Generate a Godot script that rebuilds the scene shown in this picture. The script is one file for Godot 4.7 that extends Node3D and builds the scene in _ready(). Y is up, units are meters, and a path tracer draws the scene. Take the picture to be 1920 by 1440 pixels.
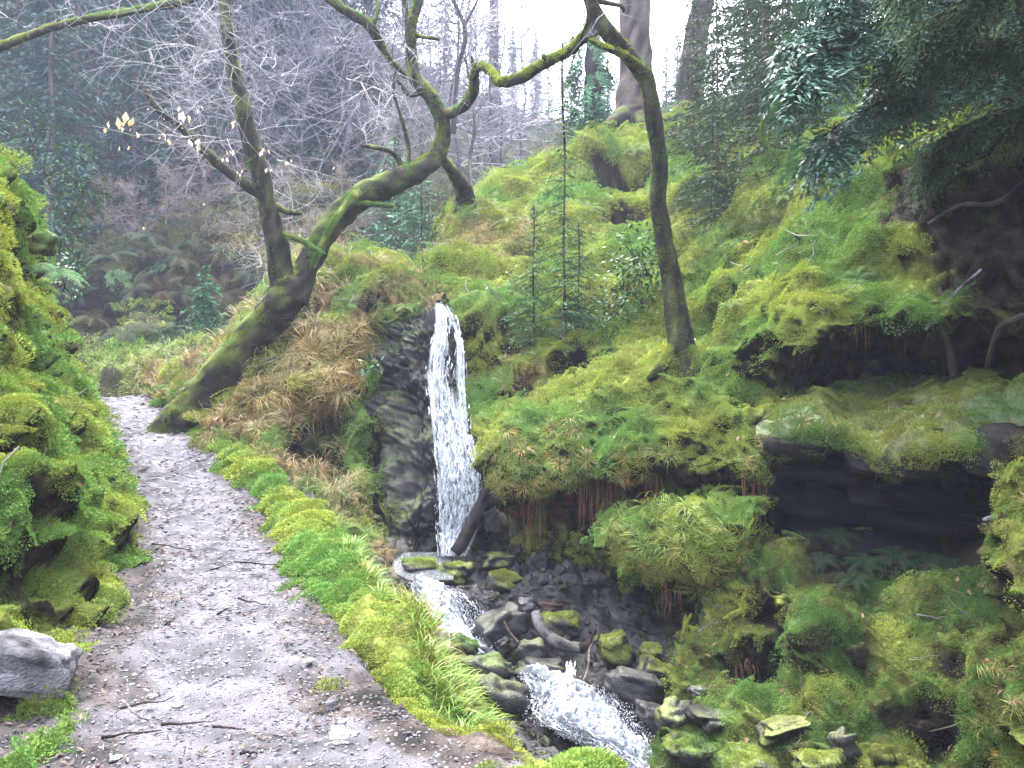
extends Node3D
# A mossy glen: gravel path on the left, a waterfall and its stream in the middle, overhanging mossy rock on the right.

const F := 1544.0          # focal length of the lens in photograph pixels
const EYE := 1.6
var rng := RandomNumberGenerator.new()
var nz := FastNoiseLite.new()      # smooth noise
var nr := FastNoiseLite.new()      # ridged noise
var mats := {}
var land := {}                     # the landforms by name
var spots := []                    # [centre, radius, cover]: bare soil, roots, rock or grass on the landforms
var marks := []
var dents := []                    # [centre, radius, height]: hummocks (+) and hollows (-)
var used := {}

class MB:
	var v := PackedVector3Array()
	var c := PackedColorArray()
	var i := PackedInt32Array()
	var n := PackedVector3Array()
	func vert(p: Vector3, col: Color) -> int:
		v.append(p)
		c.append(col)
		return v.size() - 1
	func tri(a: int, b: int, d: int) -> void:
		i.append(a)
		i.append(b)
		i.append(d)
	func leaf(a: Vector3, b: Vector3, d: Vector3, col: Color, col2: Color) -> void:
		var k := v.size()
		v.append(a)
		v.append(b)
		v.append(d)
		c.append(col)
		c.append(col)
		c.append(col2)
		i.append(k)
		i.append(k + 1)
		i.append(k + 2)
	func normals() -> void:
		n.resize(v.size())
		n.fill(Vector3.ZERO)
		for k in range(0, i.size(), 3):
			var a := v[i[k]]
			var f := (v[i[k + 2]] - a).cross(v[i[k + 1]] - a)
			n[i[k]] += f
			n[i[k + 1]] += f
			n[i[k + 2]] += f
		for k in n.size():
			n[k] = n[k].normalized() if n[k].length_squared() > 1e-20 else Vector3.UP
	func mesh(m: Material) -> ArrayMesh:
		if n.size() != v.size():
			normals()
		var a := []
		a.resize(Mesh.ARRAY_MAX)
		a[Mesh.ARRAY_VERTEX] = v
		a[Mesh.ARRAY_NORMAL] = n
		a[Mesh.ARRAY_COLOR] = c
		a[Mesh.ARRAY_INDEX] = i
		var am := ArrayMesh.new()
		am.add_surface_from_arrays(Mesh.PRIMITIVE_TRIANGLES, a)
		am.surface_set_material(0, m)
		return am

func P(x: float, y: float, d: float) -> Vector3:      # a place seen at (x, y) of the photograph, d metres ahead
	return Vector3((x - 960.0) / F * d, EYE + (720.0 - y) / F * d, -d)

func rgbv(r: float, g: float, b: float) -> Color: return Color(r, g, b)
func rr(a: float, b: float) -> float: return rng.randf_range(a, b)

# ---------------------------------------------------------------- naming
func numbered(called: String) -> String:
	var k: int = used.get(called, 0)
	used[called] = k + 1
	return called if k == 0 else "%s_%03d" % [called, k]

func tag(o: Node3D, label: String, category: String, group := "", kind := "") -> Node3D:
	if label: o.set_meta("label", label)
	if category: o.set_meta("category", category)
	if group: o.set_meta("group", group)
	if kind: o.set_meta("kind", kind)
	return o

func thing(called: String, label: String, category: String, at := Vector3.ZERO, group := "") -> Node3D:
	var o := Node3D.new()
	o.name = numbered(called)
	o.position = at
	add_child(o, true)
	return tag(o, label, category, group)

func obj(called: String, m: Mesh, parent: Node = null, kind := "") -> MeshInstance3D:
	var o := MeshInstance3D.new()
	o.name = numbered(called) if parent == null else called
	o.mesh = m
	(self if parent == null else parent).add_child(o, true)
	if kind: o.set_meta("kind", kind)
	return o

func many(called: String, m: Mesh, buf: PackedFloat32Array, parent: Node = null) -> MultiMeshInstance3D:
	var mm := MultiMesh.new()
	mm.transform_format = MultiMesh.TRANSFORM_3D
	mm.use_colors = true
	mm.mesh = m
	mm.instance_count = buf.size() / 16
	for k in mm.instance_count:
		var b := k * 16
		mm.set_instance_transform(k, Transform3D(Vector3(buf[b], buf[b + 4], buf[b + 8]), Vector3(buf[b + 1], buf[b + 5], buf[b + 9]), Vector3(buf[b + 2], buf[b + 6], buf[b + 10]), Vector3(buf[b + 3], buf[b + 7], buf[b + 11])))
		mm.set_instance_color(k, Color(buf[b + 12], buf[b + 13], buf[b + 14]))
	var o := MultiMeshInstance3D.new()
	o.name = numbered(called) if parent == null else called
	o.multimesh = mm
	o.set_meta("kind", "stuff")
	(self if parent == null else parent).add_child(o, true)
	return o

func put(buf: PackedFloat32Array, b: Basis, o: Vector3, c: Color) -> void:
	buf.append_array(PackedFloat32Array([b.x.x, b.y.x, b.z.x, o.x, b.x.y, b.y.y, b.z.y, o.y, b.x.z, b.y.z, b.z.z, o.z, c.r, c.g, c.b, 1.0]))

func frame(up: Vector3, turn: float, s: float) -> Basis:
	var x := up.cross(Vector3(0.31, 0.2, 0.93)).normalized()
	var z := x.cross(up)
	return Basis(x, up, z).rotated(up, turn).scaled_local(Vector3(s, s, s))

# ---------------------------------------------------------------- materials
func noise_tex(freq: float, size: int, octaves: int, ramp: Gradient, seed_: int, kind := FastNoiseLite.TYPE_SIMPLEX) -> NoiseTexture2D:
	var f := FastNoiseLite.new()
	f.noise_type = kind
	f.frequency = freq
	f.fractal_octaves = octaves
	f.seed = seed_
	var t := NoiseTexture2D.new()
	t.width = size
	t.height = size
	t.seamless = true
	t.noise = f
	t.color_ramp = ramp
	return t

func ramp(a: float, b: float) -> Gradient:
	var g := Gradient.new()
	g.set_color(0, Color(a, a, a))
	g.set_color(1, Color(b, b, b))
	return g

func mat(key: String, rough: float, spec := 0.5) -> StandardMaterial3D:
	var m := StandardMaterial3D.new()
	m.vertex_color_use_as_albedo = true
	m.roughness = rough
	m.metallic_specular = spec
	m.cull_mode = BaseMaterial3D.CULL_DISABLED
	mats[key] = m
	return m

func grain(m: StandardMaterial3D, t: Texture2D, h: Texture2D, scale: float, height: float) -> void:
	m.albedo_texture = t
	m.uv1_triplanar = true
	m.uv1_world_triplanar = true
	m.uv1_scale = Vector3.ONE * scale
	if h:
		m.heightmap_enabled = true
		m.heightmap_texture = h
		m.heightmap_scale = height

func materials() -> void:
	var mottled := noise_tex(0.02, 512, 5, ramp(0.55, 1.0), 3)
	var fine := noise_tex(0.06, 512, 4, ramp(0.0, 1.0), 5)
	var cells := noise_tex(0.05, 512, 3, ramp(0.5, 1.0), 9, FastNoiseLite.TYPE_CELLULAR)
	var grit := noise_tex(0.11, 1024, 4, ramp(0.35, 1.0), 17)
	var m := mat("earth", 0.95, 0.2)
	grain(m, mottled, fine, 0.9, 2.0)
	m = mat("rock", 0.5, 0.5)
	grain(m, mottled, fine, 1.3, 0.9)
	m = mat("dryrock", 0.85, 0.3)
	grain(m, mottled, fine, 1.4, 1.2)
	m = mat("gravel", 0.7, 0.4)
	grain(m, grit, fine, 1.7, 0.8)
	m = mat("gritstone", 0.8, 0.4)
	m = mat("bark", 0.85, 0.35)
	grain(m, mottled, fine, 2.2, 1.6)
	m = mat("farbark", 0.95, 0.2)
	m = mat("moss", 0.85, 0.25)
	m.backlight_enabled = true
	m.backlight = Color(0.5, 0.55, 0.3)
	m = mat("blade", 0.42, 0.45)
	m.backlight_enabled = true
	m.backlight = Color(0.5, 0.5, 0.3)
	m = mat("glossy", 0.38, 0.42)
	m.backlight_enabled = true
	m.backlight = Color(0.3, 0.35, 0.2)
	m = mat("needle", 0.75, 0.2)
	m.backlight_enabled = true
	m.backlight = Color(0.4, 0.4, 0.3)
	m = mat("twig", 0.45, 0.6)
	m = mat("foam", 0.35, 0.5)
	m.backlight_enabled = true
	m.backlight = Color(0.7, 0.7, 0.7)
	m = mat("veil", 0.6, 0.2)
	m.transparency = BaseMaterial3D.TRANSPARENCY_ALPHA
	var w := StandardMaterial3D.new()
	w.albedo_color = Color(0.9, 0.95, 1.0, 0.12)
	w.transparency = BaseMaterial3D.TRANSPARENCY_ALPHA
	w.roughness = 0.08
	w.heightmap_enabled = true
	w.heightmap_texture = fine
	w.heightmap_scale = 1.5
	w.uv1_triplanar = true
	w.uv1_world_triplanar = true
	mats["water"] = w

# ---------------------------------------------------------------- landforms
const YG := Color(0.35, 0.41, 0.09)
const GR := Color(0.175, 0.31, 0.075)
const OL := Color(0.18, 0.17, 0.04)
const BR := Color(0.12, 0.075, 0.035)
const STRAW := Color(0.30, 0.21, 0.11)
const SOIL := Color(0.045, 0.033, 0.028)
const STONE := Color(0.085, 0.08, 0.088)
const ROOT := Color(0.10, 0.035, 0.028)

func cr(a: Vector3, b: Vector3, c: Vector3, d: Vector3, t: float) -> Vector3:
	return 0.5 * (2.0 * b + (c - a) * t + (2.0 * a - 5.0 * b + 4.0 * c - d) * t * t + (3.0 * b - a - 3.0 * c + d) * t * t * t)

func moss_color(p: Vector3) -> Color:
	var a := nz.get_noise_3d(p.x * 60.0, p.y * 60.0, p.z * 60.0)
	var b := nz.get_noise_3d(p.x * 170.0 + 50.0, p.y * 170.0, p.z * 170.0)
	var c := YG.lerp(GR, clampf(0.45 + a * 1.5 + b * 0.4, 0.0, 1.0))
	return c.lerp(OL, clampf(b * 1.1 - a * 0.4 - 0.25, 0.0, 0.6))

func cover(style: String, p: Vector3, n: Vector3) -> Color:     # colour; alpha is how much moss grows there
	var a := nz.get_noise_3d(p.x * 110.0, p.y * 110.0 + 90.0, p.z * 110.0)
	var b := nz.get_noise_3d(p.x * 400.0, p.y * 400.0, p.z * 400.0)
	var c: Color
	var w := 1.0
	match style:
		"path":
			c = Color(0.335, 0.315, 0.37) * (0.9 + 0.35 * a + 0.45 * b)
			c = c.lerp(Color(0.13, 0.10, 0.10) * (1.0 + b), clampf((edge_of_path(p) - 0.52 + a * 0.35) * 3.0, 0.0, 0.85))
			w = 0.0
		"rock":
			c = Color(0.045, 0.039, 0.047) * (0.8 + 0.7 * a + 0.8 * b)
			w = clampf((n.y - 0.45) * 2.0 + a, 0.0, 0.6)
			c = c.lerp(moss_color(p) * 0.6, w * 0.8)
		"bed":
			c = STONE * (0.6 + 0.5 * a + 0.5 * b)
			w = 0.0
		"far":
			c = Color(0.055, 0.06, 0.035).lerp(Color(0.10, 0.10, 0.03), clampf(0.3 + a * 1.6, 0.0, 1.0))
			c = c.lerp(SOIL, clampf((0.45 - n.y) * 3.0, 0.0, 1.0))
			w = clampf(n.y * 1.2 - 0.2 + a, 0.4, 1.0)
		"straw":
			c = moss_color(p).lerp(STRAW, clampf(0.45 + 1.6 * a, 0.0, 1.0)).lerp(SOIL, clampf(0.2 - n.y * 1.5, 0.0, 0.9))
			w = clampf(0.6 - a, 0.1, 1.0)
		"ledge":
			c = moss_color(p) * 0.7
			var rocky := clampf((0.12 - n.y) * 4.0 + a * 0.6, 0.0, 1.0)
			c = c.lerp(STONE * (0.32 + 0.3 * b), rocky)
			w = (1.0 - rocky) * 0.9
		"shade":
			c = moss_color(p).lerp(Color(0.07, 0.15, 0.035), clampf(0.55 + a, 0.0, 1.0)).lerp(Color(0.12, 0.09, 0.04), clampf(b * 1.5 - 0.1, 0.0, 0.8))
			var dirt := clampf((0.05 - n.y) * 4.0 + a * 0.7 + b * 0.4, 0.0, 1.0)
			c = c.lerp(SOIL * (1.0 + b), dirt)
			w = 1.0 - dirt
		_:
			c = moss_color(p)
			var bare := clampf((0.02 - n.y) * 4.0 + a * 0.8, 0.0, 1.0)
			c = c.lerp(SOIL * (1.0 + b), bare)
			w = 1.0 - bare
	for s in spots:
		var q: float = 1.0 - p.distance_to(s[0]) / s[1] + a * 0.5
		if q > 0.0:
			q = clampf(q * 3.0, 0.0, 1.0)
			match s[2]:
				"soil":
					c = c.lerp(SOIL * (0.8 + b), q)
					w *= 1.0 - q
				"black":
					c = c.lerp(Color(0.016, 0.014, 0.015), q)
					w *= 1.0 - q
				"root":
					c = c.lerp(ROOT * (0.8 + b * 1.2), q)
					w *= 1.0 - q
				"stone":
					c = c.lerp(STONE * (0.9 + b), q)
					w *= 1.0 - q
				"straw":
					c = c.lerp(STRAW * (0.8 + b * 0.7), q * 0.8)
					w *= 1.0 - q * 0.8
				"moss":
					c = c.lerp(moss_color(p), q)
					w = maxf(w, q)
				"litter":
					c = c.lerp(Color(0.12, 0.095, 0.085) * (1.0 + b * 1.2), q)
					w *= 1.0 - q * 0.9
				"dim":
					c = c.lerp(Color(0.06, 0.085, 0.03) * (1.0 + b), q * 0.8)
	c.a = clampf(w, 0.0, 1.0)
	return c

func landform(called: String, style: String, ctrl: Array, nu: int, nv: int, lumps: Array, label: String, m := "earth") -> Dictionary:
	# a sheet through control places (rows of columns), with hummocks and hollows pushed along its normal
	var R := ctrl.size()
	var C: int = ctrl[0].size()
	var mb := MB.new()
	mb.v.resize((nu + 1) * (nv + 1))
	mb.c.resize(mb.v.size())
	for a in nv + 1:
		var fr := float(a) / nv * (R - 1)
		var r := mini(int(fr), R - 2)
		var cols := []
		for k in C:
			cols.append(cr(ctrl[maxi(r - 1, 0)][k], ctrl[r][k], ctrl[r + 1][k], ctrl[mini(r + 2, R - 1)][k], fr - r))
		for b in nu + 1:
			var fc := float(b) / nu * (C - 1)
			var q := mini(int(fc), C - 2)
			mb.v[a * (nu + 1) + b] = cr(cols[maxi(q - 1, 0)], cols[q], cols[q + 1], cols[mini(q + 2, C - 1)], fc - q)
	var facing := 0.0
	for a in nv:
		for b in nu:
			var k := a * (nu + 1) + b
			mb.tri(k, k + 1, k + nu + 2)
			mb.tri(k, k + nu + 2, k + nu + 1)
	mb.normals()
	for k in mb.v.size():
		facing += mb.n[k].dot(Vector3(0, EYE + 1.0, 0) - mb.v[k])
	if facing < 0.0:
		for k in range(0, mb.i.size(), 3):
			var t := mb.i[k + 1]
			mb.i[k + 1] = mb.i[k + 2]
			mb.i[k + 2] = t
		for k in mb.n.size():
			mb.n[k] = -mb.n[k]
	for e in marks:                  # hollows and bumps given by where the photograph shows them on this landform
		if e[0] != called: continue
		var best := 1e9
		var at := 0
		for k in mb.v.size():
			var q := mb.v[k]
			if q.z > -1.0: continue
			var dx: float = q.x / -q.z * F + 960.0 - e[1]
			var dy: float = 720.0 - (q.y - EYE) / -q.z * F - e[2]
			if dx * dx + dy * dy < best and mb.n[k].dot(Vector3(0, EYE, 0) - q) > 0.0:
				best = dx * dx + dy * dy
				at = k
		dents.append([mb.v[at], e[3], e[4]])
		if e[5]: spots.append([mb.v[at] + mb.n[at] * e[4] * 0.6, maxf(e[3] * 0.85, absf(e[4]) * 0.75), e[5]])
	for k in mb.v.size():
		var p := mb.v[k]
		var h := 0.0
		for l in lumps:
			var s: float = 100.0 / l[0]
			if l[2] == 1:
				h += l[1] * (0.5 - absf(nz.get_noise_3d(p.x * s, p.y * s, p.z * s)) * 2.0)
			elif l[2] == 3:          # level strata
				h += l[1] * nr.get_noise_3d(p.x * s * 0.35, p.y * s * 3.2, p.z * s * 0.35)
			elif l[2] == 2:
				h += l[1] * nr.get_noise_3d(p.x * s * 1.1, p.y * s * 0.75, p.z * s)
			else:
				h += l[1] * nz.get_noise_3d(p.x * s, p.y * s, p.z * s)
		for e in dents:
			var q: float = p.distance_squared_to(e[0]) / (e[1] * e[1])
			if q < 1.0:
				h += e[2] * (1.0 - q) * (1.0 - q)
		mb.v[k] = p + mb.n[k] * h
	mb.normals()
	var full := PackedColorArray()
	full.resize(mb.v.size())
	for k in mb.v.size():
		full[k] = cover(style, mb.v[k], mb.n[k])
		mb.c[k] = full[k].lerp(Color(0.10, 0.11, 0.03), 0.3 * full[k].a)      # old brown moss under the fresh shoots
	var d := {"v": mb.v, "n": mb.n, "c": full, "nu": nu, "nv": nv}
	land[called] = d
	var o := obj(called, mb.mesh(mats[m]))
	tag(o, label, called.get_slice("_", called.get_slice_count("_") - 1), "", "structure")
	return d

func scatter(d: Dictionary, per_m2: float, far_scale: float, pick: int) -> Array:
	# places on a landform: [place, normal, colour, metres from the eye]; pick 0 by moss, 1 where there is none, 2 everywhere
	var out := []
	var nu: int = d.nu
	var V: PackedVector3Array = d.v
	var N: PackedVector3Array = d.n
	var CC: PackedColorArray = d.c
	for a in int(d.nv):
		for b in nu:
			var k := a * (nu + 1) + b
			var e1 := V[k + 1] - V[k]
			var e2 := V[k + nu + 1] - V[k]
			var w := CC[k].a if pick == 0 else 1.0 - CC[k].a if pick == 1 else 1.0
			if w < 0.05 or pick == 1 and CC[k].get_luminance() < 0.07: continue
			var dist := V[k].distance_to(Vector3(0, EYE, 0))
			var s := maxf(1.0, dist / far_scale)
			var want := e1.cross(e2).length() * per_m2 * w / (s * s)
			if pick == 0: want *= clampf(0.95 + 1.1 * nz.get_noise_3d(V[k].x * 330.0, V[k].y * 330.0, V[k].z * 330.0), 0.0, 1.5)
			var cnt := int(want) + (1 if rng.randf() < want - int(want) else 0)
			for j in cnt:
				var p := V[k] + e1 * rng.randf() + e2 * rng.randf()
				out.append([p, N[k], CC[k], s])
	return out

# ---------------------------------------------------------------- small growth
func moss_clump(seed_: int, count: int, radius: float, blade: float, dome := 0.03) -> ArrayMesh:
	# a cushion of fine feathery shoots
	var r := RandomNumberGenerator.new()
	r.seed = seed_
	var mb := MB.new()
	for k in count:
		var a := r.randf() * TAU
		var f := sqrt(r.randf())
		var base := Vector3(cos(a) * f * radius, dome * (1.0 - f * f) - 0.012, sin(a) * f * radius)
		var lean := Vector3(cos(a), 0, sin(a)).rotated(Vector3.UP, r.randf_range(-1.3, 1.3)) * r.randf_range(0.1, 0.6 + f)
		var dir := (Vector3.UP + lean).normalized()
		var l := blade * r.randf_range(0.5, 1.4)
		var side := dir.cross(Vector3(r.randf() - 0.5, r.randf() - 0.5, r.randf() - 0.5)).normalized() * blade * r.randf_range(0.10, 0.22)
		var g := r.randf_range(0.85, 1.7)
		var warm := r.randf_range(0.9, 1.15)
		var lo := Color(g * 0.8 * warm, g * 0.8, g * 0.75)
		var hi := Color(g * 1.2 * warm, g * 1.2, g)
		var mid := base + dir * l * 0.55
		var tip := base + dir * l + Vector3(lean.x, -0.3, lean.z) * l * 0.35
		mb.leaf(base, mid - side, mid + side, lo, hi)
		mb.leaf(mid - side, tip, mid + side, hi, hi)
	return mb.mesh(mats.moss)

func grass_clump(seed_: int, count: int, length: float, width: float, droop: float, spread: float) -> ArrayMesh:
	var r := RandomNumberGenerator.new()
	r.seed = seed_
	var mb := MB.new()
	for k in count:
		var a := r.randf() * TAU
		var out := Vector3(cos(a), 0, sin(a))
		var base := out * r.randf() * spread
		var l := length * r.randf_range(0.5, 1.15)
		var w := width * r.randf_range(0.6, 1.2)
		var side := out.cross(Vector3.UP).rotated(Vector3.UP, r.randf_range(-0.6, 0.6)) * w * 0.5
		var p := base
		var rise := r.randf_range(0.6, 1.3)
		var g := r.randf_range(0.7, 1.25)
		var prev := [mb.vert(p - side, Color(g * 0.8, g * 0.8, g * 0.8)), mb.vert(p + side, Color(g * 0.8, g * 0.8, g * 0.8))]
		var dir := (Vector3.UP * rise + out * r.randf_range(0.2, 0.9)).normalized()
		for s in 4:
			p += dir * l / 4.0
			dir = (dir + Vector3(out.x * 0.25, -droop * r.randf_range(0.6, 1.4), out.z * 0.25) * 0.6).normalized()
			var t := 1.0 - (s + 1) / 4.0
			var col := Color(g, g, g * (0.8 + 0.2 * t))
			var now := [mb.vert(p - side * (0.15 + t * 0.9), col), mb.vert(p + side * (0.15 + t * 0.9), col)]
			mb.tri(prev[0], now[0], prev[1])
			mb.tri(prev[1], now[0], now[1])
			prev = now
	return mb.mesh(mats.blade)

func grow(called: String, meshes: Array, places: Array, scale: Vector2, label: String, category: String, tint := Color(1, 1, 1), upright := 0.0, sink := 0.0, parent: Node = null) -> void:
	var bufs := []
	for m in meshes: bufs.append(PackedFloat32Array())
	for k in places.size():
		var q: Array = places[k]
		var s: float = q[3] * rr(scale.x, scale.y)
		var up: Vector3 = (q[1] as Vector3).lerp(Vector3.UP, upright).normalized()
		var b := frame(up, rr(0, TAU), s)
		var warm := rr(-0.14, 0.14)
		var c: Color = q[2] * tint * rr(0.85, 1.22) * Color(1.0 + warm, 1.0, 1.0 - warm)
		var o: Vector3 = q[0] - q[1] * sink * s
		var which := k % meshes.size()
		bufs[which].append_array(PackedFloat32Array([b.x.x, b.y.x, b.z.x, o.x, b.x.y, b.y.y, b.z.y, o.y, b.x.z, b.y.z, b.z.z, o.z, c.r, c.g, c.b, 1.0]))
	for m in meshes.size():
		if bufs[m].size():
			var o := many(called, meshes[m], bufs[m], parent)
			if parent == null:
				tag(o, label, category)

# ---------------------------------------------------------------- tubes, trees
func tube(mb: MB, pts: Array, radii: Array, sides: int, rough: float, bark: Color, moss: Color, mossy: float, steps := 4) -> void:
	# a branch through places; moss grows on its upper side
	var path := []
	var rad := []
	var n := pts.size()
	for k in n - 1:
		for s in steps:
			var t := float(s) / steps
			path.append(cr(pts[maxi(k - 1, 0)], pts[k], pts[k + 1], pts[mini(k + 2, n - 1)], t))
			rad.append(lerpf(radii[k], radii[k + 1], t))
	path.append(pts[n - 1])
	rad.append(radii[n - 1])
	var ref := Vector3(0.2, 0.1, 1.0)
	var first := mb.v.size()
	for k in path.size():
		var dir: Vector3 = (path[mini(k + 1, path.size() - 1)] - path[maxi(k - 1, 0)]).normalized()
		var x := dir.cross(ref).normalized()
		var y := x.cross(dir).normalized()
		ref = y.cross(x) * 0.0 + (ref - dir * ref.dot(dir)).normalized() if absf(ref.dot(dir)) < 0.9 else Vector3(0.9, 0.3, -0.2)
		for s in sides:
			var a := TAU * s / sides
			var o := x * cos(a) + y * sin(a)
			var p: Vector3 = path[k] + o * rad[k]
			var f := 1.0 + rough * (nz.get_noise_3d(p.x * 300.0, p.y * 140.0, p.z * 300.0) + 0.6 * nz.get_noise_3d(p.x * 900.0, p.y * 500.0, p.z * 900.0))
			var mo := clampf((o.y * 0.9 - o.x * 0.25 + 0.1 + nz.get_noise_3d(p.x * 200.0, p.y * 200.0, p.z * 200.0) * 1.4) * mossy, 0.0, 1.0)
			var g := 1.0 + 0.9 * nz.get_noise_3d(p.x * 700.0, p.y * 200.0, p.z * 700.0) + 0.5 * nz.get_noise_3d(p.x * 2200.0, p.y * 900.0, p.z * 2200.0)
			mb.vert(path[k] + o * rad[k] * f, bark.lerp(moss, mo) * g)
	for k in path.size() - 1:
		for s in sides:
			var a := first + k * sides + s
			var b := first + k * sides + (s + 1) % sides
			mb.tri(a, b, a + sides)
			mb.tri(b, b + sides, a + sides)
	var e := mb.vert(path[path.size() - 1], bark)
	var last := first + (path.size() - 1) * sides
	for s in sides:
		mb.tri(last + s, last + (s + 1) % sides, e)

func pix(a: Array) -> Array:           # [[x, y, d, width in pixels], ...] -> [places, radii]
	var pts := []
	var rad := []
	for q in a:
		pts.append(P(q[0], q[1], q[2]))
		rad.append(q[3] * q[2] / F * 0.42)
	return [pts, rad]

func tube_moss(a: Array, per_m: float, size: float, meshes: Array, parent: Node, dark := 1.0) -> void:
	# moss cushions on the upper side of a branch
	var places := []
	var pr := pix(a)
	for k in pr[0].size() - 1:
		var u: Vector3 = pr[0][k]
		var v: Vector3 = pr[0][k + 1]
		var dir := (v - u).normalized()
		for j in int(u.distance_to(v) * per_m) + 1:
			var t := rng.randf()
			var o := (Vector3(rr(-1, 1), rr(-1, 1), rr(-1, 1)) + Vector3(-0.35, 0.75, 0.3))
			o = (o - dir * o.dot(dir)).normalized()
			var p := u.lerp(v, t) + o * lerpf(pr[1][k], pr[1][k + 1], t) * 0.95
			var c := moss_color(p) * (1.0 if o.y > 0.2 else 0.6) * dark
			places.append([p, o, c, size])
	grow("moss", meshes, places, Vector2(0.6, 1.3), "", "", Color(1, 1, 1), 0.0, 0.0, parent)

func twig(mb: MB, p: Vector3, dir: Vector3, l: float, r: float, level: int, col: Color, lift: float) -> void:
	var n := 4 + level
	var q := p
	var pts := [p]
	var rad := [r]
	for k in n:
		dir = (dir + Vector3(rr(-1, 1), rr(-1, 1) + lift, rr(-1, 1)) * 0.22).normalized()
		q += dir * l / n
		pts.append(q)
		rad.append(lerpf(r, r * 0.3, float(k + 1) / n))
		if level > 0 and k > 0:
			for j in 1 + (1 if rng.randf() < 0.5 else 0):
				var side := dir.cross(Vector3(rr(-1, 1), rr(-1, 1), rr(-1, 1))).normalized()
				twig(mb, q, (dir * rr(0.4, 0.9) + side * rr(0.5, 1.0)).normalized(), l * rr(0.35, 0.6), r * 0.55, level - 1, col, lift)
	thin(mb, pts, rad, col)

func thin(mb: MB, pts: Array, rad: Array, col: Color) -> void:      # a three-sided stalk
	var first := mb.v.size()
	var n := pts.size()
	for k in n:
		var dir: Vector3 = (pts[mini(k + 1, n - 1)] - pts[maxi(k - 1, 0)]).normalized()
		var x := dir.cross(Vector3(0.3, 0.2, 0.9)).normalized()
		var y := dir.cross(x)
		for s in 3:
			mb.vert(pts[k] + (x * cos(TAU * s / 3.0) + y * sin(TAU * s / 3.0)) * rad[k], col * (1.0 + 0.3 * sin(k * 3.1 + s)))
	for k in n - 1:
		for s in 3:
			var a := first + k * 3 + s
			var b := first + k * 3 + (s + 1) % 3
			mb.tri(a, a + 3, b)
			mb.tri(b, a + 3, b + 3)

func shifted(g: Array, v: Vector3) -> Array:
	for r in g:
		for k in r.size(): r[k] += v
	return g

func row(a: Array) -> Array:            # [x, y, d, x, y, d, ...]
	var out := []
	for k in range(0, a.size(), 3):
		out.append(P(a[k], a[k + 1], a[k + 2]))
	return out

func _ready() -> void:
	rng.seed = 71
	nz.noise_type = FastNoiseLite.TYPE_SIMPLEX
	nz.fractal_type = FastNoiseLite.FRACTAL_NONE
	nz.frequency = 0.01
	nz.seed = 4
	nr.noise_type = FastNoiseLite.TYPE_CELLULAR
	nr.cellular_return_type = FastNoiseLite.RETURN_DISTANCE2_SUB
	nr.fractal_type = FastNoiseLite.FRACTAL_NONE
	nr.frequency = 0.01
	nr.seed = 8
	var cam := Camera3D.new()
	cam.name = "camera"
	cam.position = Vector3(0, EYE, 0)
	cam.fov = 2.0 * rad_to_deg(atan(720.0 / F))
	cam.far = 600.0
	cam.near = 0.05
	add_child(cam)
	cam.current = true
	var env := Environment.new()
	env.background_mode = Environment.BG_SKY
	var sky := ProceduralSkyMaterial.new()
	sky.sky_top_color = Color(0.92, 0.945, 1.0)
	sky.sky_horizon_color = Color(0.92, 0.945, 1.0)
	sky.ground_bottom_color = Color(0.2, 0.2, 0.2)
	sky.ground_horizon_color = Color(0.6, 0.62, 0.66)
	sky.sky_curve = 0.3
	env.sky = Sky.new()
	env.sky.sky_material = sky
	env.tonemap_mode = Environment.TONE_MAPPER_LINEAR
	env.tonemap_exposure = 9.0
	env.fog_enabled = true
	env.fog_density = 0.0023
	env.fog_light_color = Color(0.86, 0.89, 1.0)
	env.sdfgi_enabled = true
	env.ssao_enabled = true
	env.ssil_enabled = true
	var we := WorldEnvironment.new()
	we.name = "environment"
	we.environment = env
	add_child(we)
	var sun := DirectionalLight3D.new()
	sun.name = "overcast_sun"
	sun.light_energy = 0.5
	sun.light_color = Color(1.0, 0.98, 0.96)
	sun.light_angular_distance = 30.0
	sun.shadow_enabled = true
	sun.look_at_from_position(Vector3.ZERO, Vector3(0.06, -0.9, 0.30))
	add_child(sun)
	materials()
	terrain()

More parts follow.
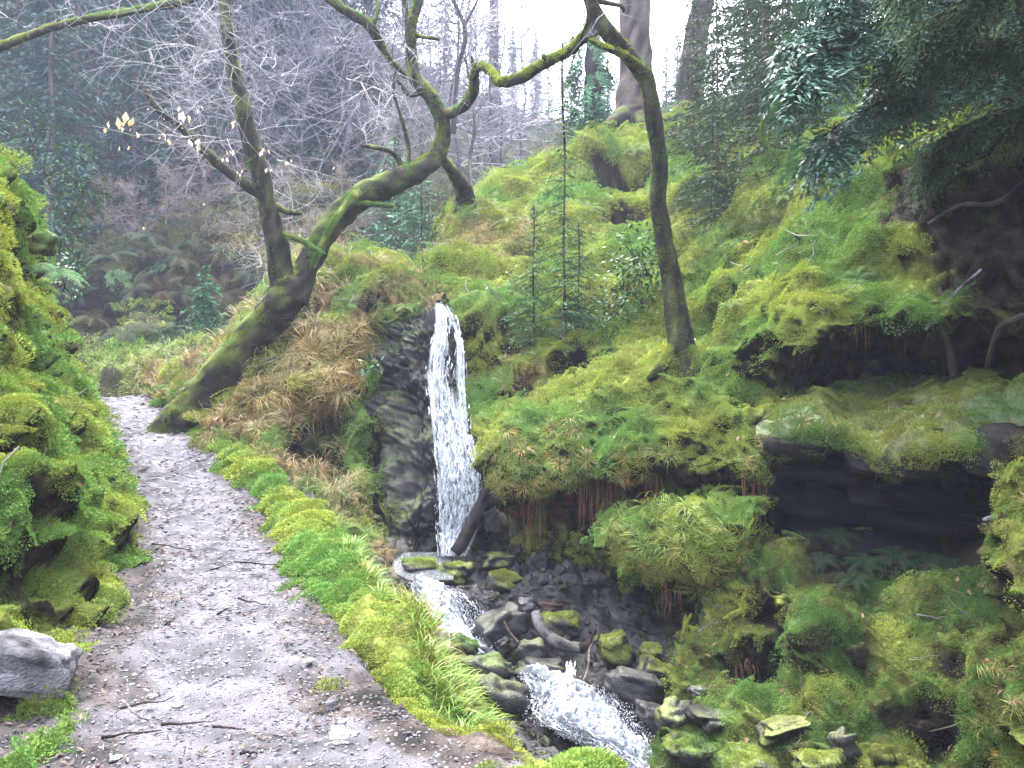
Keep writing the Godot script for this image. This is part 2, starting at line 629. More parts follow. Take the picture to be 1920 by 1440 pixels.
func terrain() -> void:
	marks = [
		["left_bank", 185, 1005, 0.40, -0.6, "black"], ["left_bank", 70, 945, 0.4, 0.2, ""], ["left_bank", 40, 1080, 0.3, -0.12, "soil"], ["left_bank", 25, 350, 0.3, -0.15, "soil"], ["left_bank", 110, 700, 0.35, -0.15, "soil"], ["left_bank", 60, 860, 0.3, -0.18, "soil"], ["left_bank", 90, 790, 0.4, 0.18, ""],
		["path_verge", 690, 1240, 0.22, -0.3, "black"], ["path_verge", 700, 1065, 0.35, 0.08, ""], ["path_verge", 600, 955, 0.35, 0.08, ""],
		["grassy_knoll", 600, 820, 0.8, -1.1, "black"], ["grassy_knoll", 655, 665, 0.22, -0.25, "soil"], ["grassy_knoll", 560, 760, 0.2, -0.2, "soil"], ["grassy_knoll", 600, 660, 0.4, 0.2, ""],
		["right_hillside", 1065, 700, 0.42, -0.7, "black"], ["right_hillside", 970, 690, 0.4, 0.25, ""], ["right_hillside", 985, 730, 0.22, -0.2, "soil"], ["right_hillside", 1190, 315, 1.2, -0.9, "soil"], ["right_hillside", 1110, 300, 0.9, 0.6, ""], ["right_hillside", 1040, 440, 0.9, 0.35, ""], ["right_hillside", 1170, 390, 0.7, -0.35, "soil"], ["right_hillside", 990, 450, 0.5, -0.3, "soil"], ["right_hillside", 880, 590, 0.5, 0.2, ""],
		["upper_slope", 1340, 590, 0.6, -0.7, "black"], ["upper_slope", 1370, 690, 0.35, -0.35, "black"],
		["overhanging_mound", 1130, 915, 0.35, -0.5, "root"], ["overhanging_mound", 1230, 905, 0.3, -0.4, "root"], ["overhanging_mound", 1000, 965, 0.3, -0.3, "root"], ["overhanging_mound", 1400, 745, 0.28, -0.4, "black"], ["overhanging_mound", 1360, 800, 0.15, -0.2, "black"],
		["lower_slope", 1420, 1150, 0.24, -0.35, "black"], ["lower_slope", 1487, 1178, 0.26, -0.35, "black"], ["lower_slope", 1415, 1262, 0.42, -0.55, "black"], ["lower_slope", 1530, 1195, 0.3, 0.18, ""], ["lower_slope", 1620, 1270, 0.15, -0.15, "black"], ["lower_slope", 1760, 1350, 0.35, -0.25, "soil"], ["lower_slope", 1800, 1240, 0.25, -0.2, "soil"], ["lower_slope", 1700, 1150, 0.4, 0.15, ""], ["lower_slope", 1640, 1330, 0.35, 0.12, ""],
		["near_right_bank", 1890, 1120, 0.22, -0.3, "soil"],
	]
	var dark := [
		[P(100, 1080, 4.9), 0.35, "soil"], 
		[P(700, 560, 13.2), 0.3, "soil"],
		[P(1110, 960, 9.9), 0.45, "root"], [P(1210, 920, 9.5), 0.4, "root"], [P(1000, 980, 10.3), 0.35, "root"],
		
		[P(1180, 310, 17.6), 1.0, "soil"], [P(480, 760, 12.6), 0.9, "straw"], [P(600, 680, 12.8), 0.9, "straw"], [P(1000, 700, 12.1), 0.4, "straw"],
		[P(250, 700, 18.0), 1.0, "straw"], [P(270, 645, 20.0), 1.8, "moss"], [P(780, 1385, 3.8), 0.28, "litter"], [P(900, 1425, 3.55), 0.25, "litter"], [P(640, 1310, 4.2), 0.2, "litter"],
		[P(1850, 330, 8.4), 1.1, "soil"], [P(1900, 480, 7.8), 0.8, "soil"], [P(1790, 540, 8.3), 0.5, "soil"], [P(1700, 330, 9.6), 0.5, "soil"], [P(1560, 270, 11.4), 0.7, "dim"], [P(1430, 430, 12), 0.8, "dim"], [P(1340, 380, 14.5), 1.2, "dim"],
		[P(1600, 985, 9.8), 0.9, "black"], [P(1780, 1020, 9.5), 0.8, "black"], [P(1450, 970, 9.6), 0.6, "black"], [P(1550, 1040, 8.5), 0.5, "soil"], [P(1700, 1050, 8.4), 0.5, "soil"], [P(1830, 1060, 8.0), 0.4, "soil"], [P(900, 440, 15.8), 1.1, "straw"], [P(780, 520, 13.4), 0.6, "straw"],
	]
	for w in ["straw", "moss", "dim", "litter", "stone", "root", "soil", "black"]:
		for q in dark:
			if q[2] == w: spots.append(q)
	var hills := landform("far_hillside", "far", [
		row([-700, 760, 16, 150, 770, 16.5, 300, 775, 16.5, 450, 800, 16.5, 650, 830, 16.5, 850, 830, 16.5, 1100, 830, 16.5, 1500, 800, 16.5]),
		row([-700, 650, 20.5, 150, 655, 20.5, 280, 632, 20.5, 400, 650, 20.5, 600, 700, 20.5, 850, 700, 20.5, 1050, 700, 20.5, 1500, 700, 20.5]),
		row([-700, 640, 22, 150, 630, 22, 280, 630, 22, 400, 640, 22, 600, 640, 22, 850, 640, 22, 1050, 640, 22, 1500, 640, 22]),
		row([-700, 400, 23.5, 150, 480, 23.5, 280, 500, 23.5, 400, 480, 23.5, 600, 470, 23.5, 850, 500, 23.5, 1050, 500, 23.5, 1500, 450, 23.5]),
		row([-700, 250, 27, 150, 400, 27, 280, 420, 27, 400, 370, 27, 600, 345, 27, 850, 420, 27, 1050, 400, 27, 1500, 330, 27]),
		row([-700, 50, 34, 150, 300, 34, 280, 330, 34, 400, 310, 34, 600, 310, 34, 850, 360, 34, 1050, 350, 34, 1500, 200, 34]),
		row([-700, -150, 48, 150, 150, 48, 280, 170, 48, 400, 190, 48, 600, 220, 48, 850, 290, 48, 1050, 280, 48, 1500, 150, 48]),
		row([-700, -300, 70, 150, 0, 70, 280, 10, 70, 400, 30, 70, 600, 90, 70, 850, 190, 70, 1050, 235, 70, 1500, 170, 70]),
		row([-700, -450, 110, 150, -200, 110, 280, -150, 110, 400, -120, 110, 600, 0, 110, 850, 150, 110, 1050, 235, 110, 1500, 190, 110]),
	], 170, 150, [[7.0, 0.6, 0], [2.2, 0.5, 1], [1.0, 0.35, 2], [0.6, 0.2, 0]], "dark wooded hillside rising behind the glen to the upper left")
	# the path and its drop towards the stream
	var pr := [[16.5, 740, 165, 262], [14.8, 770, 190, 335], [12.5, 830, 222, 375], [10.5, 900, 245, 430], [8.2, 1000, 265, 505], [6.4, 1100, 285, 555], [5.1, 1200, 245, 620], [4.2, 1320, 150, 690], [3.45, 1440, 40, 955], [2.5, 1708, -400, 1750], [1.5, 2367, -1500, 3000], [0.7, 4200, -4500, 6500]]
	var rows := []
	for q in pr:
		var l := P(q[2], q[1], q[0])
		var r := P(q[3], q[1], q[0])
		rows.append([l + Vector3(-0.9, 0.15, 0), l + Vector3(-0.3, 0.02, 0), l, l.lerp(r, 0.3) + Vector3(0, -0.02, 0), l.lerp(r, 0.65) + Vector3(0, -0.02, 0), r, r + Vector3(0.14, -0.04, 0), r + Vector3(0.22, -0.3, 0), r + Vector3(0.3, -1.0, 0)])
	landform("gravel_path", "path", rows, 110, 330, [[0.9, 0.03, 0], [0.3, 0.018, 0], [0.09, 0.012, 0], [0.04, 0.006, 0]], "pale grey gravel footpath climbing away on the left", "gravel")
	# mossy verge, then the steep side of the ravine
	var vr := [[17.5, 745, 300, 0.0], [16.0, 755, 300, 0.0], [14.0, 790, 350, 0.05], [12.5, 830, 375, 0.05], [10.5, 900, 430, 0.1], [8.2, 1000, 505, 0.12], [6.4, 1100, 560, 0.1], [5.3, 1185, 615, 0.02], [4.5, 1280, 660, -0.13], [3.9, 1375, 795, -0.08], [3.5, 1430, 905, 0.03], [3.1, 1540, 1050, 0.02], [2.4, 1750, 1500, 0.0], [1.5, 2367, 2300, 0]]
	rows = []
	for q in vr:
		var r := P(q[2], q[1], q[0])
		var h: float = q[3]
		var k := clampf((q[0] - 2.0) / 3.0, 0.35, 1.0)
		rows.append([r + Vector3(-0.15, -0.12, 0), r + Vector3(0.02, -0.03 + h * 0.3, 0), r + Vector3(0.2, h * 0.8 + 0.03, 0), r + Vector3(0.42, h, 0), r + Vector3(0.6, h - 0.1, 0), r + Vector3(0.75, h - 0.4, 0), r + Vector3(1.1, -0.95 * k, 0), r + Vector3(1.7, -1.55 * k, 0), r + Vector3(2.4, -2.1 * k, 0), r + Vector3(3.2, -2.6 * k, 0)])
	landform("path_verge", "moss", rows, 130, 230, [[1.1, 0.10, 0], [0.4, 0.07, 0], [0.14, 0.03, 0]], "mossy verge between the path and the stream")
	# the steep bank on the left of the path
	landform("left_bank", "moss", shifted([
		row([-1500, 300, 17, -600, 300, 17, -300, 450, 17, -100, 600, 17, 50, 690, 17, 120, 745, 17, 190, 765, 17]),
		row([-900, 200, 14, -400, 250, 14, -200, 400, 14, 0, 560, 14, 80, 640, 14, 150, 730, 14, 205, 800, 14]),
		row([-700, 100, 11, -300, 200, 11, -100, 350, 11, 60, 500, 10.8, 125, 640, 11, 165, 760, 11.2, 240, 880, 11]),
		row([-600, -100, 9, -300, 100, 9, -80, 260, 9, 60, 420, 9, 90, 600, 9, 190, 800, 9.2, 262, 960, 9]),
		row([-600, -300, 7.4, -300, 0, 7.5, -60, 180, 7.6, 20, 330, 7.6, 45, 560, 7.4, 190, 850, 7.4, 268, 1045, 7.3]),
		row([-700, -400, 6, -400, -100, 6, -200, 150, 6.2, -60, 420, 6.2, 20, 680, 6.0, 150, 900, 5.9, 265, 1120, 6.0]),
		row([-800, -400, 5, -500, 0, 5, -300, 300, 5.2, -150, 600, 5.2, -20, 850, 5.0, 130, 960, 5.2, 235, 1170, 5.2]),
		row([-900, -300, 4.2, -600, 200, 4.3, -400, 600, 4.5, -250, 900, 4.5, -60, 1100, 4.5, 80, 1160, 4.6, 190, 1250, 4.5]),
		row([-1200, -200, 3.4, -900, 500, 3.5, -600, 900, 3.7, -350, 1150, 3.8, -120, 1280, 3.9, 60, 1350, 3.9, 215, 1375, 3.95]),
		row([-1600, 0, 2.8, -1200, 700, 2.9, -900, 1100, 3.0, -600, 1350, 3.1, -300, 1440, 3.3, -20, 1440, 3.4, 210, 1455, 3.4]),
		row([-2800, 300, 1.8, -2200, 1000, 1.9, -1800, 1500, 2.0, -1400, 1800, 2.0, -1000, 1900, 2.1, -700, 1950, 2.1, -500, 1980, 2.1]),
	], Vector3(-0.2, -0.03, 0)), 190, 230, [[1.3, 0.22, 0], [0.55, 0.16, 1], [0.24, 0.11, 0], [0.09, 0.03, 0]], "steep hummocky moss bank rising on the left of the path")
	# the knoll of dead grass between the path and the waterfall
	landform("grassy_knoll", "straw", [
		row([250, 700, 17.5, 400, 640, 17.5, 550, 480, 17.5, 650, 470, 17, 750, 500, 16, 830, 540, 15.5, 900, 560, 15]),
		row([300, 735, 15.5, 420, 660, 15.3, 540, 520, 15, 640, 485, 14.7, 730, 495, 14.4, 800, 545, 13.8, 840, 562, 13.4]),
		row([330, 750, 14.4, 440, 670, 14.1, 540, 580, 13.8, 630, 560, 13.5, 710, 555, 13.3, 770, 565, 13.1, 825, 575, 13]),
		row([360, 760, 13.6, 450, 700, 13.3, 540, 650, 13.1, 630, 640, 12.9, 670, 640, 12.9, 700, 640, 12.95, 725, 645, 13.1]),
		row([380, 800, 13, 450, 770, 12.8, 540, 740, 12.5, 620, 720, 12.4, 660, 720, 12.5, 690, 720, 12.6, 710, 725, 12.9]),
		row([400, 830, 12.4, 460, 820, 12.2, 540, 810, 12.1, 600, 800, 12.1, 645, 800, 12.2, 675, 800, 12.25, 700, 805, 12.6]),
		row([430, 880, 11.6, 490, 880, 11.5, 550, 870, 11.5, 610, 870, 11.5, 645, 870, 11.7, 675, 880, 11.8, 700, 890, 12.2]),
		row([480, 960, 10.8, 530, 970, 10.7, 590, 960, 10.7, 630, 960, 10.7, 655, 960, 11.0, 685, 970, 11.1, 705, 980, 11.5]),
		row([540, 1080, 10.2, 590, 1080, 10.1, 640, 1075, 10.1, 670, 1070, 10.2, 690, 1065, 10.4, 705, 1060, 10.5, 720, 1060, 10.9]),
		row([560, 1200, 9.7, 610, 1200, 9.6, 660, 1180, 9.7, 700, 1170, 9.7, 730, 1150, 9.8, 760, 1140, 9.9, 790, 1130, 10]),
	], 150, 170, [[1.0, 0.2, 0], [0.45, 0.07, 1], [0.16, 0.05, 0]], "knoll of dead grass and moss left of the waterfall")
	# the rock face behind the waterfall, and the stream bed
	landform("waterfall_cliff", "rock", [
		row([530, 540, 15.5, 700, 530, 15, 780, 550, 14.4, 835, 560, 14, 870, 565, 14, 940, 580, 14.2, 1060, 600, 14.2]),
		row([560, 580, 13.7, 720, 560, 13.2, 780, 568, 12.9, 835, 572, 12.75, 866, 580, 12.8, 930, 610, 12.9, 1060, 640, 13.2]),
		row([580, 650, 13.3, 720, 630, 12.6, 775, 610, 12.35, 832, 600, 12.4, 862, 605, 12.45, 925, 660, 12.5, 1060, 700, 13]),
		row([600, 730, 12.9, 740, 710, 12.2, 790, 690, 12.1, 835, 690, 12.1, 870, 700, 12.1, 925, 740, 12.2, 1060, 770, 12.8]),
		row([620, 810, 12.5, 750, 795, 11.85, 800, 785, 11.75, 840, 775, 11.7, 885, 790, 11.7, 940, 810, 11.9, 1060, 830, 12.5]),
		row([625, 900, 12.1, 755, 890, 11.5, 805, 885, 11.4, 850, 875, 11.35, 892, 885, 11.35, 955, 900, 11.6, 1070, 900, 12.1]),
		row([620, 980, 11.7, 750, 980, 11.2, 800, 980, 11.15, 845, 980, 11.1, 895, 985, 11.1, 960, 990, 11.4, 1070, 990, 11.8]),
		row([610, 1050, 11.3, 740, 1045, 10.9, 800, 1042, 10.9, 840, 1042, 10.9, 900, 1050, 10.9, 970, 1060, 11.2, 1080, 1060, 11.4]),
		row([600, 1110, 10.8, 730, 1100, 10.4, 790, 1090, 10.4, 840, 1085, 10.4, 900, 1090, 10.5, 980, 1100, 10.8, 1090, 1110, 11]),
	], 120, 170, [[1.0, 0.2, 0], [0.5, 0.22, 2], [0.22, 0.12, 2], [0.09, 0.05, 0]], "dark wet rock face behind the waterfall", "rock")
	var line := [[11.6, 860, 1000, -0.05], [11.0, 850, 1036, 0.0], [10.3, 810, 1068, 0.0], [9.85, 800, 1086, -0.02], [9.6, 815, 1110, -0.04], [9.35, 850, 1180, -0.03], [9.1, 870, 1205, -0.04], [8.7, 930, 1235, -0.04], [8.3, 1010, 1264, -0.04], [8.0, 1060, 1310, -0.06], [7.7, 1120, 1370, -0.06], [7.4, 1210, 1425, -0.05], [6.5, 1420, 1560, -0.05], [5.0, 1900, 1950, -0.05], [3.0, 2900, 2900, 0]]
	rows = []
	for q in line:
		var m := P(q[1], q[2], q[0]) + Vector3(0, q[3], 0)
		rows.append([m + Vector3(-2.2, 1.1, 0), m + Vector3(-1.2, 0.5, 0), m + Vector3(-0.55, 0.08, 0), m, m + Vector3(0.5, 0.03, 0), m + Vector3(1.1, 0.12, 0), m + Vector3(1.9, 0.22, 0), m + Vector3(2.9, 0.3, 0), m + Vector3(4.2, 0.6, 0)])
	landform("stream_bed", "bed", rows, 150, 190, [[0.9, 0.08, 0], [0.4, 0.16, 2], [0.17, 0.10, 2], [0.07, 0.03, 0]], "dark stony bed of the stream", "rock")
	# the mossy slope right of the waterfall, up to the crest
	landform("right_hillside", "moss", [
		row([800, 560, 23, 880, 470, 23, 960, 400, 24, 1060, 340, 24, 1160, 300, 25, 1260, 260, 25, 1400, 230, 25, 1650, 120, 25, 2100, -150, 24]),
		row([800, 500, 19.5, 860, 430, 20, 945, 365, 20.5, 1040, 320, 21, 1140, 275, 21.8, 1250, 240, 22.4, 1400, 200, 22, 1650, 70, 20, 2100, -250, 18]),
		row([795, 490, 16.8, 850, 395, 17.5, 930, 342, 18, 1020, 316, 18.5, 1100, 278, 19.5, 1190, 238, 20.5, 1310, 240, 20, 1520, 180, 18, 2000, 0, 16]),
		row([795, 515, 15, 840, 455, 15.7, 930, 410, 16.3, 1030, 390, 16.5, 1110, 350, 17, 1200, 320, 17.2, 1310, 340, 16, 1500, 300, 14.5, 1950, 150, 13]),
		row([800, 540, 14, 835, 515, 14.2, 920, 480, 14.7, 1030, 480, 14.8, 1120, 450, 14.8, 1210, 430, 14.8, 1310, 430, 14, 1500, 400, 12, 1900, 300, 11]),
		row([835, 562, 13.2, 850, 555, 13.3, 890, 545, 13.6, 1000, 560, 13.6, 1120, 550, 13.4, 1220, 530, 13, 1320, 530, 12.3, 1450, 500, 11.4, 1700, 500, 11]),
		row([850, 580, 12.8, 865, 578, 12.75, 900, 600, 12.6, 1000, 635, 12.6, 1120, 630, 12.4, 1220, 610, 11.8, 1320, 610, 11.4, 1450, 600, 11, 1700, 600, 10.8]),
		row([868, 650, 12.35, 885, 660, 12.3, 915, 680, 12.2, 1000, 710, 12.2, 1100, 700, 12, 1200, 680, 11.5, 1320, 680, 11.2, 1450, 680, 10.9, 1700, 680, 10.7]),
		row([880, 740, 12.1, 895, 760, 12.1, 930, 770, 12, 1000, 780, 12, 1100, 770, 11.8, 1200, 740, 11.4, 1320, 740, 11.2, 1450, 740, 11, 1700, 740, 10.8]),
		row([900, 850, 11.8, 915, 860, 11.8, 950, 870, 11.7, 1000, 880, 11.6, 1100, 880, 11.4, 1200, 880, 11.2, 1320, 880, 11, 1450, 880, 11, 1700, 880, 11]),
	], 210, 200, [[1.6, 0.28, 0], [0.7, 0.1, 1], [0.35, 0.08, 0], [0.12, 0.025, 0]], "bright mossy hillside climbing right of the waterfall")
	# the mound with the overhanging lip in front of it
	landform("overhanging_mound", "moss", [
		row([870, 760, 12.3, 950, 740, 12, 1050, 720, 11.7, 1150, 680, 11.4, 1250, 640, 11, 1350, 640, 10.8, 1440, 660, 10.6, 1500, 700, 10.5]),
		row([895, 815, 11, 960, 772, 10.8, 1050, 740, 10.7, 1150, 695, 10.4, 1250, 680, 10, 1350, 690, 9.7, 1430, 710, 9.6, 1490, 750, 9.6]),
		row([895, 850, 10.5, 960, 815, 10.2, 1080, 780, 9.9, 1180, 750, 9.7, 1280, 750, 9.4, 1370, 770, 9.1, 1430, 800, 9.0, 1480, 820, 9.2]),
		row([900, 875, 10.3, 980, 860, 9.9, 1100, 825, 9.6, 1200, 820, 9.35, 1290, 825, 9.05, 1370, 835, 8.8, 1420, 850, 8.7, 1470, 880, 9.0]),
		row([925, 905, 10.2, 1000, 915, 9.8, 1090, 880, 9.5, 1180, 875, 9.25, 1290, 885, 9.0, 1380, 880, 8.7, 1425, 890, 8.6, 1460, 900, 9.0]),
		row([945, 940, 10.5, 1010, 950, 10.2, 1100, 930, 10, 1180, 930, 9.8, 1290, 925, 9.5, 1380, 925, 9.2, 1425, 930, 9, 1460, 940, 9.3]),
		row([955, 1010, 10.9, 1020, 1040, 10.7, 1100, 1070, 10.4, 1200, 1080, 10.2, 1300, 1080, 9.8, 1400, 1040, 9.5, 1450, 1000, 9.3, 1480, 1000, 9.4]),
		row([970, 1090, 10.9, 1030, 1130, 10.6, 1110, 1160, 10.3, 1200, 1180, 9.9, 1300, 1190, 9.5, 1400, 1170, 9.2, 1450, 1150, 9.0, 1500, 1150, 9.2]),
	], 170, 140, [[0.9, 0.13, 0], [0.4, 0.06, 1], [0.18, 0.05, 0], [0.08, 0.02, 0]], "mossy mound overhanging the stream right of the waterfall")
	landform("grass_hung_hummock", "moss", [
		row([1080, 1000, 10.4, 1180, 980, 10, 1280, 950, 9.6, 1360, 930, 9.2, 1440, 950, 9.0]),
		row([1105, 975, 9.6, 1180, 955, 9.2, 1270, 945, 8.9, 1350, 930, 8.6, 1415, 950, 8.5]),
		row([1110, 1000, 9.2, 1180, 995, 8.8, 1260, 990, 8.5, 1340, 985, 8.3, 1405, 1000, 8.2]),
		row([1120, 1035, 9.1, 1185, 1045, 8.7, 1260, 1045, 8.4, 1335, 1040, 8.3, 1395, 1060, 8.3]),
		row([1140, 1060, 9.5, 1195, 1085, 9.0, 1260, 1095, 8.7, 1330, 1090, 8.6, 1385, 1110, 8.7]),
		row([1150, 1090, 10.2, 1200, 1120, 9.8, 1260, 1140, 9.4, 1330, 1150, 9.1, 1390, 1150, 9.0]),
		row([1160, 1160, 10.2, 1200, 1200, 9.8, 1260, 1220, 9.4, 1330, 1220, 9.1, 1390, 1220, 8.9]),
	], 100, 90, [[0.8, 0.1, 0], [0.35, 0.07, 1], [0.13, 0.04, 0]], "mossy hummock hung with long grass above the stream")
	# the upper slope on the right and its overhang
	landform("upper_slope", "moss", [
		row([1280, 400, 14.5, 1420, 300, 13.5, 1600, 150, 13, 1800, 0, 12, 2100, -200, 11, 2700, -500, 9]),
		row([1270, 520, 12.8, 1400, 440, 11.8, 1550, 340, 11.2, 1730, 230, 10.4, 2050, 100, 9, 2700, -100, 7]),
		row([1280, 600, 11.3, 1400, 540, 10.6, 1520, 450, 10.2, 1700, 360, 9.5, 1960, 330, 8.2, 2700, 250, 6]),
		row([1285, 680, 10.3, 1400, 600, 9.7, 1520, 530, 9.4, 1680, 480, 8.9, 1950, 470, 7.6, 2700, 450, 5.6]),
		row([1300, 740, 9.8, 1420, 650, 9.1, 1520, 610, 8.8, 1670, 570, 8.3, 1940, 570, 7.3, 2700, 570, 5.4]),
		row([1320, 790, 9.7, 1430, 690, 9.1, 1530, 650, 8.8, 1680, 620, 8.4, 1940, 620, 7.4, 2700, 640, 5.5]),
		row([1340, 830, 9.9, 1440, 715, 9.7, 1540, 690, 9.7, 1690, 680, 9.4, 1940, 680, 8.6, 2700, 720, 6.6]),
		row([1350, 860, 10.3, 1450, 760, 10.3, 1550, 740, 10.3, 1700, 780, 10.1, 1940, 800, 9.4, 2700, 900, 7.4]),
	], 170, 150, [[1.2, 0.2, 0], [0.5, 0.08, 1], [0.22, 0.06, 0], [0.08, 0.02, 0]], "mossy slope overhanging a dark ledge on the right")
	landform("rock_ledge", "ledge", [
		row([1420, 770, 10.4, 1500, 735, 10.2, 1600, 730, 10, 1720, 715, 9.7, 1850, 710, 9, 2000, 700, 8]),
		row([1425, 790, 9.2, 1500, 765, 9.0, 1600, 755, 8.9, 1720, 735, 8.6, 1850, 735, 8.1, 2000, 730, 7.4]),
		row([1425, 825, 8.6, 1500, 800, 8.4, 1590, 800, 8.3, 1700, 805, 8.0, 1830, 790, 7.6, 1990, 790, 7.0]),
		row([1430, 850, 8.5, 1500, 815, 8.3, 1575, 812, 8.2, 1670, 865, 7.9, 1780, 840, 7.5, 1990, 850, 6.9]),
		row([1440, 870, 8.8, 1500, 830, 8.6, 1575, 830, 8.5, 1670, 880, 8.3, 1790, 860, 8.0, 1990, 900, 7.3]),
		row([1440, 880, 9.5, 1500, 850, 9.6, 1580, 850, 9.6, 1680, 890, 9.5, 1800, 880, 9.2, 1990, 940, 8.2]),
		row([1430, 930, 10, 1500, 930, 10.2, 1580, 930, 10.2, 1680, 960, 10.2, 1800, 990, 9.8, 1990, 1000, 9]),
		row([1430, 1010, 10, 1500, 1010, 10.1, 1580, 1020, 10.1, 1680, 1040, 10, 1800, 1060, 9.6, 1990, 1060, 9]),
	], 150, 130, [[1.1, 0.14, 0], [0.5, 0.07, 0], [0.18, 0.04, 0]], "jutting rock ledge with thin moss over a black hollow", "rock")
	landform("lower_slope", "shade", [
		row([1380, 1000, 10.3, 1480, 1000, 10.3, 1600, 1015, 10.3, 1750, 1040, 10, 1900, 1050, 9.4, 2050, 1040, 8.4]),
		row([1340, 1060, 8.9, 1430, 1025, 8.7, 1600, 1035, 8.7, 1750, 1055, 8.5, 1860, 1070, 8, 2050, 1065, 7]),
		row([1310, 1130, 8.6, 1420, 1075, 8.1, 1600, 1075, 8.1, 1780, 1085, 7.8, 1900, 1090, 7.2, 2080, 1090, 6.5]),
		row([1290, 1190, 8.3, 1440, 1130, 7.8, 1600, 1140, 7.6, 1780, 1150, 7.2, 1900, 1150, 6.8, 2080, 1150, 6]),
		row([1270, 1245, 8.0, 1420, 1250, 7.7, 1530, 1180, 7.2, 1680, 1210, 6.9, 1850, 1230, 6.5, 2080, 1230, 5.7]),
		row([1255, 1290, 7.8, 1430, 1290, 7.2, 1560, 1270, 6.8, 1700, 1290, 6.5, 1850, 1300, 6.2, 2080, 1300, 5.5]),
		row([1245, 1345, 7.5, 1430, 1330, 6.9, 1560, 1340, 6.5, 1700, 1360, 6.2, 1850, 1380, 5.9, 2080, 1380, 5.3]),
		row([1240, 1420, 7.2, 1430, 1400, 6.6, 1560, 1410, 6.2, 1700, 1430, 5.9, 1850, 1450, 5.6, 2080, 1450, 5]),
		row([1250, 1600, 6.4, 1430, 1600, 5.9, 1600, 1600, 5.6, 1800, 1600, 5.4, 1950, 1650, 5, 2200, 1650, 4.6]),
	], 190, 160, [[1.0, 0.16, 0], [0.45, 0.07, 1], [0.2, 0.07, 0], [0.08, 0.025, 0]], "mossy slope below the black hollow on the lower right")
	landform("near_right_bank", "shade", [
		row([1890, 860, 5.6, 1960, 820, 5.6, 2050, 760, 5.4, 2300, 600, 5, 2700, 300, 4.4]),
		row([1860, 930, 5.6, 1920, 900, 5.4, 2020, 850, 5.2, 2300, 750, 4.7, 2800, 600, 4]),
		row([1850, 1010, 5.5, 1900, 980, 5.2, 2000, 960, 5.0, 2300, 900, 4.4, 2900, 900, 3.6]),
		row([1845, 1070, 5.5, 1880, 1080, 5.1, 1960, 1080, 4.8, 2250, 1100, 4.1, 2900, 1200, 3.3]),
		row([1870, 1150, 5.5, 1890, 1160, 5.1, 1950, 1180, 4.7, 2200, 1300, 4, 2900, 1500, 3.1]),
		row([1850, 1280, 5.4, 1870, 1290, 5.0, 1930, 1320, 4.6, 2200, 1450, 3.9, 2900, 1800, 3]),
		row([1840, 1420, 5.2, 1860, 1440, 4.9, 1940, 1480, 4.4, 2200, 1650, 3.7, 2900, 2200, 2.9]),
		row([1850, 1600, 5.0, 1880, 1640, 4.7, 1960, 1700, 4.2, 2200, 1900, 3.5, 2900, 2600, 2.7]),
	], 100, 150, [[0.8, 0.12, 0], [0.35, 0.09, 1], [0.14, 0.04, 0]], "mossy bank close by at the right edge")
	# the sides of the glen go on to the right and behind, wooded and out of view
	rows = []
	for z in [-13.0, -9.0, -5.0, -1.0, 3.0, 7.0, 11.0]:
		rows.append([Vector3(4.2 + absf(z + 7.0) * 0.05, -1.0 + maxf(0.0, -7.0 - z) * 0.5, z), Vector3(5.6, 2.0, z), Vector3(7.2, 4.6, z), Vector3(9.5, 7.5, z), Vector3(13.0, 11.0, z), Vector3(18.0, 14.0, z)])
	landform("right_glen_side", "far", rows, 50, 50, [[2.0, 0.4, 0], [0.8, 0.2, 0]], "steep wooded side of the glen going on to the right")
	rows = []
	for z in [-3.0, 0.0, 3.0, 6.0, 9.0, 11.0, 13.0]:
		rows.append([Vector3(-5.6 + z * 0.12, 2.0, z), Vector3(-7.0 + z * 0.12, 4.5, z), Vector3(-9.5, 7.0, z), Vector3(-13.0, 10.0, z), Vector3(-18.0, 13.5, z)])
	landform("left_glen_side", "far", rows, 50, 50, [[2.0, 0.4, 0], [0.8, 0.2, 0]], "steep wooded side of the glen going on to the left")

	greenery()
	stones()
	water()
	trees()
	ground_litter()

func near(places: Array, centres: Array) -> Array:
	var out := []
	for q in places:
		for e in centres:
			if (q[0] as Vector3).distance_squared_to(e[0]) < e[1] * e[1] * (0.6 + 0.4 * rng.randf()):
				out.append(q)
				break
	return out

func band(places: Array, d: Dictionary, u0: float, u1: float, z0: float, z1: float) -> Array:
	# the places of a landform between two of its columns (shares of its width) and two distances
	var out := []
	var V: PackedVector3Array = d.v
	var w: int = int(d.nu) + 1
	for q in places:
		var z: float = -q[0].z
		if z < z0 or z > z1: continue
		var r := 0
		while r < int(d.nv) and absf(-V[r * w].z - z) > 0.12: r += 1
		var x0 := V[r * w + int(u0 * d.nu)].x
		var x1 := V[r * w + int(u1 * d.nu)].x
		if q[0].x > x0 and q[0].x < x1: out.append(q)
	return out

func tinted(places: Array, a: Color, b: Color) -> Array:
	for q in places: q[2] = a.lerp(b, rng.randf())
	return places

